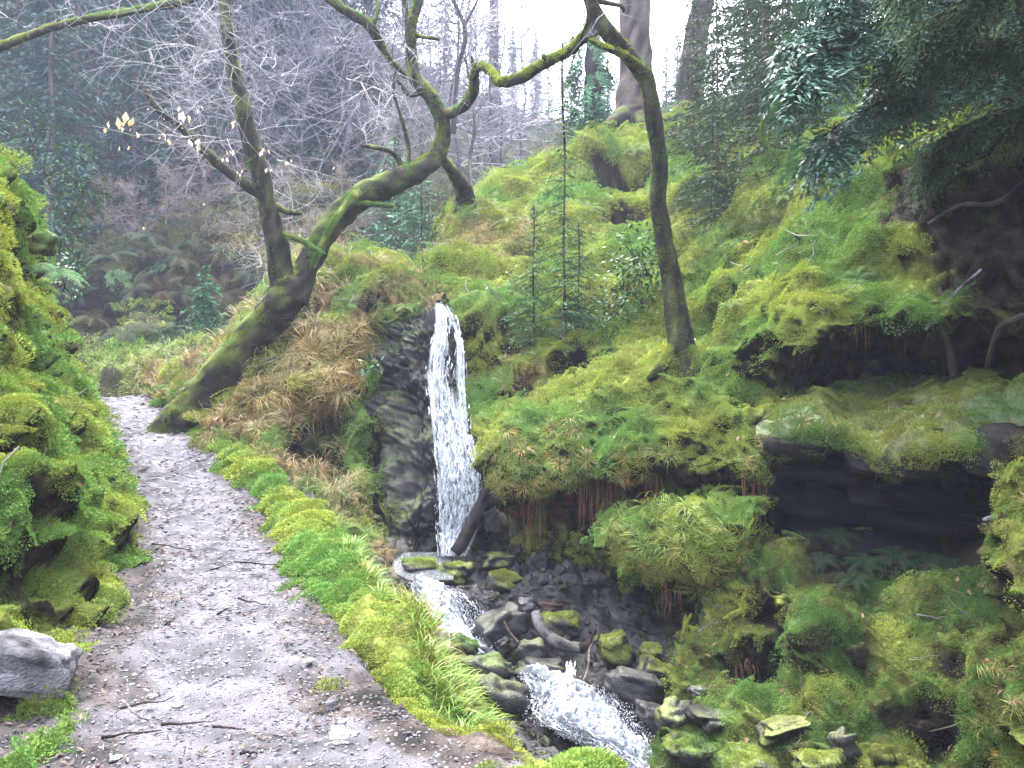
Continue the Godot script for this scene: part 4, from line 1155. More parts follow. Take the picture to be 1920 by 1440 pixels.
	var sl := [["round white stone on the left edge of the path, beside a smaller one", 312, 1166, 5.4, 20, 17], ["small white stone just left of the round one", 292, 1176, 5.3, 14, 9], ["flat cream stone on the right edge of the path by the dead leaves", 580, 1238, 4.75, 24, 9], ["whitish stone near the path's left edge, level with the black hollow", 258, 918, 9.5, 12, 9],
		["pale stone in the middle foreground of the path", 285, 1306, 4.2, 26, 13], ["flat pale stone right of the pale foreground one", 335, 1322, 4.1, 28, 12], ["off white stone on the right side of the path halfway up", 435, 972, 8.7, 18, 7], ["tiny pale stone at the left rim of the path near the slab", 268, 1190, 5.2, 14, 7], ["small pale stone near the bottom left of the path", 218, 1420, 3.55, 28, 12], ["pale chip of stone in the moss below the far bend", 205, 835, 11.5, 9, 6], ["grey stone at the path's right edge below the far bend", 372, 862, 11.3, 14, 8], ["stone standing at the left verge beside the black hollow", 262, 1040, 7.3, 20, 18]]
	for q in sl:
		stone("pale_stone", q[0], "", q[1], q[2], q[3], q[4], q[5], 0.9, 0.0, Color(0.5, 0.47, 0.46), rr(0, 3), rr(-0.2, 0.2), "dryrock").set_meta("category", "stone")

# ---------------------------------------------------------------- water
func lane(tab: Array, y: float) -> Array:       # [y, left, right, depth] rows -> left, right, depth at y
	for k in tab.size() - 1:
		if y <= tab[k + 1][0]:
			var t := clampf((y - tab[k][0]) / (tab[k + 1][0] - tab[k][0]), 0.0, 1.0)
			return [lerpf(tab[k][1], tab[k + 1][1], t), lerpf(tab[k][2], tab[k + 1][2], t), lerpf(tab[k][3], tab[k + 1][3], t)]
	var e: Array = tab[tab.size() - 1]
	return [e[1], e[2], e[3]]

func veil(tab: Array, count: int, lmin: float, lmax: float, wmin: float, wmax: float) -> MB:
	# soft translucent streaks of falling water, faint at their edges and ends
	var mb := MB.new()
	var y0: float = tab[0][0]
	var y1: float = tab[tab.size() - 1][0]
	for k in count:
		var u := (k + rng.randf()) / count
		u = fmod(u * 7.0, 1.0) * 0.96 + 0.02
		var y := lerpf(y0 - 10.0, y1 - lmin * 0.5, float(k) / count)
		var l := rr(lmin, lmax)
		if u > 0.4 and u < 0.8 and y + l * 0.5 > 600.0 and y + l * 0.5 < 765.0: continue
		var w := rr(wmin, wmax)
		var dz := rr(0.06, 0.16)
		var prev := []
		for s in 8:
			var t := s / 7.0
			var yy := clampf(y + l * t, y0, y1)
			var e := lane(tab, yy)
			var p := P(lerpf(e[0], e[1], u + 0.02 * sin(t * 4.0 + k)), yy, e[2] - dz)
			var al := rr(0.45, 0.75) * sin(PI * clampf(t * 0.92 + 0.04, 0.0, 1.0))
			var c := Color(0.78, 0.83, 0.92)
			var now := [mb.vert(p + Vector3(-w, 0, 0), Color(c.r, c.g, c.b, 0.0)), mb.vert(p + Vector3(0, 0, w * 0.3), Color(c.r, c.g, c.b, al)), mb.vert(p + Vector3(w, 0, 0), Color(c.r, c.g, c.b, 0.0))]
			if s > 0:
				for j in 2:
					mb.tri(prev[j], prev[j + 1], now[j])
					mb.tri(prev[j + 1], now[j + 1], now[j])
			prev = now
	return mb

func ribbons(tab: Array, count: int, lmin: float, lmax: float, wmin: float, wmax: float, gap: Vector4, jit: float) -> MB:
	# streaks of white water that follow the fall between its edges; gap: (u0, u1, y0, y1) where few run
	var mb := MB.new()
	var y0: float = tab[0][0]
	var y1: float = tab[tab.size() - 1][0]
	for k in count:
		var u := clampf(0.5 + (rng.randf() + rng.randf() + rng.randf() - 1.5) * 0.62, -0.1, 1.1)
		var y := lerpf(y0, y1, rng.randf())
		if u > gap.x and u < gap.y and y > gap.z and y < gap.w and rng.randf() < 0.85: continue
		if gap.x > 1.0 and (y - y0) < (y1 - y0) * 0.3 * rng.randf(): continue
		var l := rr(lmin, lmax)
		var n := 5
		var dz := rr(-0.06, 0.10)
		var w := rr(wmin, wmax)
		var prev := []
		var g := 1.0 if rng.randf() < 0.5 else rr(0.2, 0.9)
		var col := Color(0.74, 0.78, 0.86) * g
		for s in n + 1:
			var t := float(s) / n
			var yy := minf(y + l * t, y1)
			var e := lane(tab, yy)
			u = clampf(u + rr(-jit, jit), -0.1, 1.1)
			var p := P(lerpf(e[0], e[1], u), yy + rr(-2, 2), e[2] - dz - 0.09)
			var ww := w * sin(PI * clampf(t * 0.85 + 0.1, 0.0, 1.0))
			var now := [mb.vert(p + Vector3(-ww, 0, rr(-0.01, 0.01)), col), mb.vert(p + Vector3(0, 0, ww * 0.7), col), mb.vert(p + Vector3(ww, 0, rr(-0.01, 0.01)), col)]
			if s > 0:
				for j in 2:
					mb.tri(prev[j], prev[j + 1], now[j])
					mb.tri(prev[j + 1], now[j + 1], now[j])
			prev = now
	return mb

func foam_sheet(tab: Array, nu: int, nv: int, rough: float) -> MB:
	var mb := MB.new()
	var y0: float = tab[0][0]
	var y1: float = tab[tab.size() - 1][0]
	for a in nv + 1:
		var y := lerpf(y0, y1, float(a) / nv)
		var e := lane(tab, y)
		for b in nu + 1:
			var u := float(b) / nu
			var edge := 4.0 * u * (1.0 - u)
			var p := P(lerpf(e[0], e[1], u), y, e[2])
			var f := 0.5 * nz.get_noise_3d(p.x * 900.0, p.y * 350.0, p.z * 500.0) + 0.6 * nz.get_noise_3d(p.x * 2600.0, p.y * 1100.0, p.z * 1600.0) + 0.5 * nz.get_noise_3d(p.x * 5200.0, p.y * 3000.0, p.z * 4000.0)
			var rag := 0.5 + nz.get_noise_3d(p.x * 260.0, p.y * 260.0, p.z * 260.0) + 0.6 * nz.get_noise_3d(p.x * 900.0, p.y * 900.0, p.z * 900.0)
			var low := clampf(1.0 - edge * (1.2 + 1.2 * rag), 0.0, 1.0)
			p += Vector3(f * 0.01, 0.06 * edge + 0.06 + rough * f - 0.16 * low, 0.05 * edge + 0.06 + rough * f - 0.14 * low)
			mb.vert(p, Color(0.74, 0.78, 0.86) * clampf(0.85 + 0.6 * f, 0.25, 1.1))
	for a in nv:
		for b in nu:
			var k := a * (nu + 1) + b
			mb.tri(k, k + 1, k + nu + 2)
			mb.tri(k, k + nu + 2, k + nu + 1)
	return mb

func froth(tab: Array, count: int, s0: float, s1: float, lift: float) -> PackedFloat32Array:
	var buf := PackedFloat32Array()
	for k in count:
		var y := lerpf(tab[0][0], tab[tab.size() - 1][0], rng.randf())
		var e := lane(tab, y)
		var u := 0.5 + (rng.randf() - 0.5) * (0.7 + rng.randf() * 0.9)
		var p := P(lerpf(e[0], e[1], u), y, e[2]) + Vector3(0, rr(0, lift) * rng.randf(), rr(0, 0.12))
		var s := rr(s0, s1)
		put(buf, Basis().scaled(Vector3(s, s * rr(0.6, 1.6), s)), p, Color(0.66, 0.7, 0.78) * rr(0.6, 1.1))
	return buf

func water() -> void:
	var fall := [[568, 819, 831, 12.62], [585, 820, 850, 12.3], [610, 819, 860, 12.15], [650, 811, 866, 11.98], [700, 803, 869, 11.82], [760, 808, 873, 11.6], [800, 815, 878, 11.42], [850, 819, 890, 11.2], [900, 822, 899, 11.05], [950, 822, 899, 11.0], [1000, 824, 886, 10.92], [1042, 826, 868, 10.75]]
	var o := thing("waterfall", "tall white waterfall dropping down the dark rock face", "waterfall")
	o.set_meta("kind", "structure")
	obj("streaks", ribbons(fall, 700, 4, 22, 0.003, 0.009, Vector4(0.42, 0.78, 612, 790), 0.03).mesh(mats.foam), o, "stuff")
	var lower := [[745, 818, 866, 11.64], [775, 818, 868, 11.5], [800, 818, 876, 11.4], [850, 822, 886, 11.19], [900, 828, 892, 11.04], [950, 830, 890, 10.98], [1000, 830, 876, 10.9], [1042, 830, 862, 10.75]]
	obj("curtain", ribbons(lower, 1600, 4, 18, 0.004, 0.011, Vector4(2, 2, 0, 0), 0.03).mesh(mats.foam), o, "stuff")
	var left := [[568, 820, 830, 12.6], [600, 822, 836, 12.2], [650, 817, 838, 11.96], [700, 812, 836, 11.8], [780, 816, 846, 11.48]]
	obj("strand", ribbons(left, 650, 5, 26, 0.003, 0.010, Vector4(2, 2, 0, 0), 0.05).mesh(mats.foam), o, "stuff")
	var right := [[582, 836, 852, 12.3], [610, 850, 861, 12.14], [650, 858, 868, 11.97], [700, 861, 870, 11.8], [790, 864, 874, 11.46]]
	obj("strand", ribbons(right, 500, 5, 24, 0.003, 0.010, Vector4(2, 2, 0, 0), 0.06).mesh(mats.foam), o, "stuff")
	obj("veil", veil([[568, 817, 833, 12.62], [585, 818, 852, 12.3], [610, 818, 862, 12.15], [650, 810, 868, 11.98], [700, 802, 871, 11.82], [760, 808, 874, 11.6], [800, 813, 880, 11.42], [850, 816, 894, 11.2], [900, 818, 905, 11.05], [950, 818, 904, 11.0], [1000, 822, 890, 10.92], [1042, 824, 872, 10.75]], 66, 50, 120, 0.022, 0.06).mesh(mats.veil), o, "stuff")
	var drop := SphereMesh.new()
	drop.radius = 0.5
	drop.height = 1.0
	drop.radial_segments = 6
	drop.rings = 4
	drop.material = mats.foam
	many("spray", drop, froth(fall, 2200, 0.003, 0.010, 0.05), o)
	# the two cascades
	var one := [[1090, 772, 800, 9.85], [1100, 778, 838, 9.78], [1115, 786, 862, 9.68], [1135, 792, 886, 9.55], [1160, 797, 918, 9.42], [1185, 805, 905, 9.3], [1200, 815, 890, 9.2], [1212, 845, 900, 9.05], [1224, 875, 922, 8.95]]
	var oneleft := [[1092, 774, 802, 9.84], [1110, 785, 850, 9.7], [1135, 792, 862, 9.55], [1160, 798, 868, 9.42], [1185, 806, 885, 9.3], [1200, 816, 895, 9.18], [1214, 850, 905, 9.02], [1226, 880, 925, 8.92]]
	o = thing("cascade", "upper cascade of white water over a broad rock step", "cascade")
	o.set_meta("kind", "structure")
	obj("foam_sheet", foam_sheet(oneleft, 70, 90, 0.025).mesh(mats.foam), o)
	obj("streaks", ribbons(one, 420, 4, 18, 0.003, 0.010, Vector4(0.6, 1.0, 1110, 1185), 0.03).mesh(mats.foam), o, "stuff")
	many("froth", drop, froth(one, 4500, 0.004, 0.012, 0.05), o)
	many("froth", drop, froth([[1180, 800, 905, 9.3], [1226, 870, 925, 8.95]], 1200, 0.006, 0.02, 0.07), o)
	var two := [[1260, 980, 1022, 8.32], [1272, 990, 1062, 8.22], [1285, 1002, 1096, 8.12], [1305, 1010, 1132, 7.98], [1330, 1012, 1160, 7.8], [1350, 1026, 1176, 7.68], [1375, 1072, 1192, 7.55], [1400, 1130, 1218, 7.4], [1425, 1168, 1246, 7.3], [1455, 1205, 1275, 7.15]]
	o = thing("cascade", "lower cascade of white foam running out at the bottom", "cascade")
	o.set_meta("kind", "structure")
	obj("foam_sheet", foam_sheet(two, 110, 150, 0.028).mesh(mats.foam), o)
	obj("streaks", ribbons(two, 420, 4, 18, 0.003, 0.010, Vector4(0.8, 1.0, 1290, 1400), 0.03).mesh(mats.foam), o, "stuff")
	many("froth", drop, froth(two, 9000, 0.004, 0.013, 0.07), o)
	o = thing("cascade", "small trickle of water falling below the driftwood", "trickle")
	o.set_meta("kind", "structure")
	obj("streaks", ribbons([[1235, 1066, 1082, 8.55], [1262, 1062, 1078, 8.35], [1275, 1050, 1080, 8.25]], 60, 8, 25, 0.004, 0.012, Vector4(2, 2, 0, 0), 0.05).mesh(mats.foam), o, "stuff")
	# still water between them
	var mb := MB.new()
	var k0 := -1
	for q in [[760, 835, 1040, 10.9], [735, 850, 1062, 10.45], [740, 850, 1078, 10.1], [765, 850, 1093, 9.84]]:
		var n := 8
		for b in n + 1:
			var p := P(lerpf(q[0], q[1], float(b) / n), q[2], q[3])
			mb.vert(Vector3(p.x, p.y + 0.035, p.z), Color.WHITE)
		if k0 >= 0:
			for b in n:
				mb.tri(k0 + b, k0 + b + 1, k0 + b + n + 2)
				mb.tri(k0 + b, k0 + b + n + 2, k0 + b + n + 1)
		k0 = mb.v.size() - n - 1
	tag(obj("stream_water", mb.mesh(mats.water)), "shallow brown pool under the waterfall", "water", "", "structure")
	mb = MB.new()
	k0 = -1
	for q in [[1130, 1270, 1410, 7.35], [1170, 1330, 1450, 7.15], [1260, 1460, 1530, 6.7], [1500, 1760, 1700, 5.9]]:
		var n := 8
		for b in n + 1:
			var p := P(lerpf(q[0], q[1], float(b) / n), q[2], q[3])
			mb.vert(Vector3(p.x, p.y + 0.03, p.z), Color.WHITE)
		if k0 >= 0:
			for b in n:
				mb.tri(k0 + b, k0 + b + 1, k0 + b + n + 2)
				mb.tri(k0 + b, k0 + b + n + 2, k0 + b + n + 1)
		k0 = mb.v.size() - n - 1
	tag(obj("stream_water", mb.mesh(mats.water)), "dark water running on below the lower cascade", "water", "", "structure")

# ---------------------------------------------------------------- trees
const BARK := Color(0.05, 0.042, 0.036)
const LIMB := Color(0.20, 0.25, 0.055)

func branch(o: Node3D, called: String, a: Array, sides: int, rough: float, mossy: float, bark := BARK, moss := LIMB, fuzz := 0.0) -> void:
	var pr := pix(a)
	var mb := MB.new()
	tube(mb, pr[0], pr[1], sides, rough, bark, moss, mossy, 5)
	obj(called, mb.mesh(mats.bark), o)
	if fuzz > 0.0:
		tube_moss(a, fuzz * 1.1, 0.7, [mats_moss], o)

func twigs(o: Node3D, starts: Array, col: Color, l0: float, r0: float, level: int, lift := 0.1) -> void:
	# each start: [x, y, d, dx, dy, metres]; twigs set off in the direction (dx, dy) of the picture
	var mb := MB.new()
	for q in starts:
		var dir := Vector3(q[3], -q[4], rr(-60, 60)).normalized()
		twig(mb, P(q[0], q[1], q[2]), dir, q[5] * l0, r0 * rr(0.8, 1.2), level, col, lift)
	obj("twigs", mb.mesh(mats.twig), o, "stuff")

func ground(d: Dictionary, x: float, z: float) -> Vector3:
	var best := Vector3.ZERO
	var far := 1e9
	for p in d.v:
		var q: float = (p.x - x) * (p.x - x) + (p.z - z) * (p.z - z)
		if q < far:
			far = q
			best = p
	return best

func conifer(seed_: int, h: float, wide: float, bare: float, leaf: float, whorls: int, col: Color, thick := 1.0) -> Array:
	# trunk and crown of a conifer with drooping boughs
	var r := RandomNumberGenerator.new()
	r.seed = seed_
	var t := MB.new()
	var pts := []
	var rad := []
	for k in 7:
		pts.append(Vector3(r.randf_range(-0.03, 0.03) * h * 0.2, h * k / 6.0, r.randf_range(-0.03, 0.03) * h * 0.2))
		rad.append(maxf(0.015, h * (0.0135 if thick >= 1.0 else 0.006) * (1.0 - k / 6.2)))
	rad[0] *= 1.5
	tube(t, pts, rad, 8, 0.15, Color(0.075, 0.06, 0.055), Color(0.06, 0.06, 0.03), 0.2, 3)
	var c := MB.new()
	for w in whorls:
		var f := bare + (1.0 - bare) * (w + r.randf() * 0.8) / whorls
		var y := h * f
		var reach := wide * pow(1.0 - f, 0.75) * r.randf_range(0.6, 1.15) + 0.05 * wide
		for b in 4 + r.randi() % 2:
			var a := r.randf() * TAU
			var out := Vector3(cos(a), 0, sin(a))
			var l := reach * r.randf_range(0.5, 1.1)
			var start := Vector3(0, y, 0)
			var droop := r.randf_range(0.15, 0.5)
			var bits := int(l / leaf * 5.0 * thick) + 3
			var g := r.randf_range(0.6, 1.25)
			c.leaf(start - Vector3(0, 0.02 * l, 0), start + out * l * 0.9 + Vector3(0, -droop * l, 0), start + Vector3(0, 0.02 * l, 0), col * 0.6, col * 0.6)
			for j in bits:
				var u := pow(r.randf(), 0.7)
				var p := start + out * l * u + Vector3(0, -droop * l * u * u, 0)
				var s := 1.0 if r.randf() < 0.5 else -1.0
				var side := out.cross(Vector3.UP) * s
				p += side * l * 0.3 * r.randf() * (1.1 - u)
				var dir := (side * r.randf_range(0.1, 1.0) + out * r.randf_range(0.2, 1.0) + Vector3(0, r.randf_range(-0.8, 0.15), 0)).normalized() * leaf * r.randf_range(0.7, 1.6)
				var wd := dir.cross(Vector3(r.randf_range(-0.6, 0.6), 1, r.randf_range(-0.6, 0.6))).normalized() * leaf * 0.22
				var cc := col * g * r.randf_range(0.7, 1.3)
				c.leaf(p - wd, p + dir, p + wd, cc, cc * 1.25)
	return [t.mesh(mats.farbark), c.mesh(mats.needle)]

func bare_tree(seed_: int, h: float, col: Color) -> Array:
	var r := RandomNumberGenerator.new()
	r.seed = seed_
	var t := MB.new()
	var pts := []
	var rad := []
	for k in 6:
		pts.append(Vector3(r.randf_range(-0.1, 0.1) * h * 0.3, h * k / 5.0, r.randf_range(-0.1, 0.1) * h * 0.3))
		rad.append(maxf(0.015, h * 0.011 * (1.0 - k / 5.3)))
	tube(t, pts, rad, 7, 0.15, col * 0.55, LIMB * 0.6, 0.3, 3)
	var c := MB.new()
	for k in 30:
		var f := r.randf_range(0.15, 0.97)
		var i := int(f * 5.0)
		var p: Vector3 = (pts[i] as Vector3).lerp(pts[mini(i + 1, 5)], f * 5.0 - i)
		var a := r.randf() * TAU
		twig(c, p, Vector3(cos(a), r.randf_range(0.0, 0.8), sin(a)).normalized(), h * r.randf_range(0.2, 0.38) * (1.15 - f * 0.6), h * 0.0035, 2, col, 0.15)
	return [t.mesh(mats.farbark), c.mesh(mats.twig)]

func plant(called: String, kit: Array, label: String, category: String, group: String, at: Vector3, s: float, parts := ["trunk", "crown"]) -> Node3D:
	var o := thing(called, label, category, at, group)
	o.rotation.y = rr(0, TAU)
	o.scale = Vector3.ONE * s
	obj(parts[0], kit[0], o)
	obj(parts[1], kit[1], o)
	return o

func trees() -> void:
	left_tree()
	arching_tree()
	far_trees()
	saplings()
	right_boughs()

func left_tree() -> void:
	var o := thing("forked_tree", "leaning mossy tree with two stems beside the path, left of the waterfall", "tree")
	branch(o, "trunk", [[318, 850, 13.6, 150], [350, 800, 13.55, 128], [378, 765, 13.5, 108], [430, 690, 13.4, 92], [490, 620, 13.3, 84], [532, 568, 13.2, 80], [545, 535, 13.2, 72], [548, 520, 13.2, 55]], 18, 0.13, 1.3, BARK, LIMB, 260)
	branch(o, "stem", [[540, 560, 13.2, 66], [530, 520, 13.2, 58], [520, 460, 13.1, 48], [506, 400, 13.1, 44], [488, 330, 13.0, 40], [466, 250, 13.0, 37], [452, 190, 12.9, 34], [436, 120, 12.9, 30], [425, 50, 12.8, 27], [415, -40, 12.8, 25], [400, -200, 12.7, 20], [390, -420, 12.7, 12]], 14, 0.13, 0.55, BARK, LIMB * 0.8, 40)
	branch(o, "stem", [[552, 565, 13.2, 60], [572, 510, 13.3, 52], [592, 470, 13.4, 50], [622, 420, 13.6, 52], [668, 376, 13.8, 58], [730, 345, 14.0, 54], [788, 318, 14.2, 46], [820, 292, 14.4, 40], [832, 255, 14.4, 34], [826, 215, 14.4, 36], [808, 182, 14.4, 32], [780, 148, 14.4, 28], [769, 85, 14.4, 26], [772, 42, 14.4, 23], [790, -20, 14.5, 20], [800, -200, 14.6, 14], [800, -400, 14.7, 8]], 14, 0.17, 0.85, BARK, LIMB, 110)
	branch(o, "branch", [[500, 372, 13.1, 26], [445, 335, 13.0, 24], [390, 290, 12.9, 22], [340, 240, 12.8, 18], [292, 200, 12.7, 15], [272, 168, 12.7, 10]], 9, 0.15, 0.3)
	branch(o, "branch", [[415, -60, 12.8, 20], [370, -6, 12.6, 15], [280, 15, 12.4, 16], [180, 33, 12.0, 16], [90, 55, 11.6, 17], [0, 88, 11.2, 18], [-120, 150, 10.8, 18]], 9, 0.15, 0.7, BARK, LIMB, 40)
	branch(o, "branch", [[768, 60, 14.4, 20], [760, 20, 14.4, 16], [752, -60, 14.4, 12]], 8, 0.15, 0.4)
	branch(o, "branch", [[775, 66, 14.4, 12], [800, 70, 14.4, 9], [824, 74, 14.4, 6]], 7, 0.2, 0.6)
	branch(o, "branch", [[758, 335, 14.1, 20], [748, 300, 14.1, 15], [728, 283, 14.0, 12], [700, 276, 13.9, 10], [676, 272, 13.9, 6]], 8, 0.2, 0.5)
	branch(o, "branch", [[762, 330, 14.1, 12], [766, 280, 14.1, 9], [752, 220, 14.1, 8], [738, 170, 14.1, 7], [742, 130, 14.1, 5]], 7, 0.2, 0.4)
	branch(o, "branch", [[640, 385, 13.6, 20], [690, 383, 13.6, 11], [738, 388, 13.6, 6]], 8, 0.2, 0.9, BARK, LIMB, 90)
	branch(o, "branch", [[585, 500, 13.2, 14], [625, 420, 13.2, 16], [660, 372, 13.4, 20], [672, 362, 13.6, 22]], 8, 0.25, 1.0, LIMB, LIMB * 1.2, 150)
	branch(o, "branch", [[522, 440, 13.1, 16], [560, 450, 13.0, 11], [590, 468, 13.0, 8], [605, 475, 13.0, 4]], 8, 0.2, 0.9, BARK, LIMB, 90)
	branch(o, "branch", [[515, 385, 13.1, 18], [540, 398, 13.1, 14], [566, 400, 13.1, 8]], 8, 0.2, 0.4)
	branch(o, "branch", [[815, 210, 14.4, 26], [845, 212, 14.3, 26], [868, 200, 14.2, 20]], 9, 0.25, 0.4, Color(0.09, 0.045, 0.03))
	branch(o, "branch", [[800, 170, 14.4, 12], [770, 178, 14.4, 12], [752, 160, 14.4, 9], [745, 150, 14.4, 5]], 8, 0.2, 0.5)
	branch(o, "branch", [[560, -60, 13.6, 26], [640, 15, 13.8, 22], [690, 45, 13.9, 24], [712, 80, 14.0, 20], [728, 108, 14.1, 12], [760, 145, 14.3, 10]], 9, 0.2, 0.8, BARK, LIMB, 60)
	branch(o, "branch", [[700, 45, 13.9, 12], [708, 10, 13.9, 9], [690, -40, 13.9, 6]], 7, 0.2, 0.5)
	branch(o, "broken_limb", [[290, 145, 12.7, 10], [286, 115, 12.7, 9], [279, 92, 12.7, 3]], 7, 0.2, 0.0, Color(0.4, 0.38, 0.4), LIMB)
	var pale := Color(0.36, 0.345, 0.38)
	# sprays of thin pale twigs
	var st := []
	for q in [[486, 215, 12.9, -1, 0.05, 2.2], [470, 215, 12.8, -1, 0.2, 2.0], [450, 235, 12.8, -1, 0.15, 1.9], [478, 150, 12.9, -1, -0.2, 1.6], [430, 130, 12.7, -1, -0.5, 1.4], [480, 210, 12.9, 1, -0.4, 1.5], [470, 140, 12.9, 1, -0.2, 1.7], [455, 100, 12.8, 1, -0.05, 1.8], [440, 40, 12.8, 1, 0.1, 2.2], [440, 30, 12.8, 1, 0.35, 2.2],
			[500, 300, 13.0, -1, 0.15, 2.6], [490, 296, 13.0, -1, 0.35, 2.2], [520, 300, 13.0, 1, -0.05, 1.8], [505, 345, 13.0, 1, -0.3, 1.2], [520, 400, 13.0, -1, -0.05, 2.6], [510, 390, 13.0, -1, 0.2, 2.4], [470, 480, 12.8, -1, -0.35, 1.6], [480, 500, 12.8, -1, -0.2, 1.2], [390, 290, 12.8, -1, 0.1, 1.2], [340, 240, 12.7, -1, -0.1, 1.0],
			[240, 30, 12.3, 1, 0.6, 1.8], [280, 20, 12.3, 1, 0.3, 1.6], [150, 42, 12.0, 0.3, -1, 0.8], [170, 38, 12.0, 0.5, -1, 0.9], [60, 62, 11.5, 0.2, -1, 0.8], [660, 230, 13.9, -1, 0.0, 1.9], [740, 170, 14.0, -1, -0.15, 2.0], [750, 160, 14.0, 1, -0.05, 1.5], [745, 205, 14.0, -1, 0.2, 2.0], [735, 145, 14.0, -1, 0.1, 2.4], [700, 90, 14.0, -1, 0.25, 2.4], [690, 60, 13.9, -1, 0.1, 2.6], [725, 105, 14.0, -0.8, 0.6, 1.5], [765, 240, 14.0, -1, 0.3, 1.4], [765, 215, 14.0, 1, 0.35, 1.1], [640, 10, 13.8, -1, 0.4, 2.0], [700, 180, 14.0, -1, -0.1, 2.0], [770, 100, 14.3, 1, 0.2, 1.2], [420, 10, 12.7, 1, 0.3, 2.4], [430, 60, 12.7, 1, -0.2, 1.6], [450, 160, 12.7, -1, -0.35, 1.6]]:
		st.append(q)
	twigs(o, st, pale, 1.0, 0.0075, 2, 0.02)
	# dry leaves still hanging on
	var lm := MB.new()
	for q in [[230, 215, 26], [240, 225, 20], [345, 205, 22], [352, 215, 20], [380, 200, 16], [360, 264, 20], [380, 268, 18], [430, 275, 16], [420, 290, 14], [225, 235, 14], [255, 245, 12], [300, 252, 12], [310, 246, 10], [320, 262, 14], [195, 235, 14], [232, 268, 12], [430, 225, 12], [500, 285, 16], [505, 315, 12], [535, 303, 10], [445, 320, 10], [330, 225, 10], [288, 198, 10], [270, 432, 8], [630, 310, 8], [300, 222, 8], [375, 385, 8]]:
		for j in 3:
			var p := P(q[0] + rr(-10, 10), q[1] + rr(-8, 8), 12.75)
			var l: float = q[2] * 0.0062 * rr(0.7, 1.2)
			var dir := Vector3(rr(-0.6, 0.6), -1, rr(-0.5, 0.5)).normalized() * l
			var w := dir.cross(Vector3(rr(-1, 1), 0.2, rr(-1, 1))).normalized() * l * 0.3
			var g := Color(0.85, 0.62, 0.45) * rr(0.8, 1.25)
			lm.leaf(p, p + dir * 0.5 + w, p + dir, g, g)
			lm.leaf(p, p + dir, p + dir * 0.5 - w, g, g * 0.9)
	obj("dry_leaves", lm.mesh(mats.blade), o, "stuff")
	# crooked stem on the crest
	o = thing("crooked_tree", "short crooked mossy stem on the crest behind the leaning tree", "tree")
	branch(o, "trunk", [[872, 400, 17.0, 62], [872, 375, 16.8, 44], [866, 350, 16.5, 36], [848, 322, 15.9, 26], [832, 300, 15.2, 18], [822, 290, 14.6, 14]], 12, 0.2, 0.8, BARK, LIMB, 60)
	var ft := thing("fallen_log", "dark wet log leaning across the waterfall's foot", "log")
	branch(ft, "trunk", [[948, 862, 10.7, 22], [925, 900, 10.75, 26], [895, 960, 10.75, 28], [868, 1015, 10.65, 28], [852, 1036, 10.6, 24]], 12, 0.12, 0.0, Color(0.06, 0.052, 0.055))
	ft = thing("mossy_stump", "mossy stub of wood sticking out over the fallen log's upper end", "stump")
	branch(ft, "trunk", [[965, 830, 10.5, 60], [930, 850, 10.3, 52], [905, 870, 10.2, 40], [893, 880, 10.2, 20]], 12, 0.25, 0.8, BARK, LIMB * 0.8, 140)
	ft = thing("driftwood", "curved bare grey driftwood lying on the stream boulders", "driftwood")
	branch(ft, "trunk", [[1004, 1148, 9.1, 22], [1012, 1172, 9.0, 26], [1030, 1195, 8.85, 28], [1060, 1210, 8.75, 26], [1098, 1216, 8.7, 22]], 12, 0.1, 0.0, Color(0.22, 0.20, 0.21), LIMB)
	branch(ft, "broken_end", [[1090, 1214, 8.68, 24], [1102, 1208, 8.66, 20], [1108, 1196, 8.66, 8], [1118, 1180, 8.66, 4]], 8, 0.2, 0.0, Color(0.05, 0.035, 0.03))
	ft = thing("dead_stick", "slanting pale stick among the dark roots on the upper right", "stick")
	branch(ft, "stem", [[1735, 618, 8.1, 7], [1785, 555, 8.0, 7], [1840, 505, 7.9, 5]], 6, 0.2, 0.0, Color(0.38, 0.36, 0.40))
	ft = thing("dead_stick", "reddish forked stick propped on the tilted grey slab", "stick")
	branch(ft, "stem", [[944, 1163, 8.95, 5], [955, 1185, 8.9, 5], [972, 1204, 8.85, 4]], 6, 0.2, 0.0, Color(0.3, 0.18, 0.15))
	ft = thing("dead_stick", "bent pale stick standing by the driftwood's broken end", "stick")
	branch(ft, "stem", [[1122, 1172, 8.6, 4], [1122, 1195, 8.58, 6], [1106, 1216, 8.55, 6], [1103, 1250, 8.4, 5], [1094, 1275, 8.3, 3]], 6, 0.2, 0.0, Color(0.34, 0.25, 0.21))
	ft = thing("dead_stick", "grey snapped branch at the right end of the black hollow", "stick")
	branch(ft, "stem", [[1845, 975, 6.2, 10], [1875, 968, 6.0, 12], [1905, 975, 5.7, 16]], 7, 0.2, 0.2, Color(0.3, 0.28, 0.3))

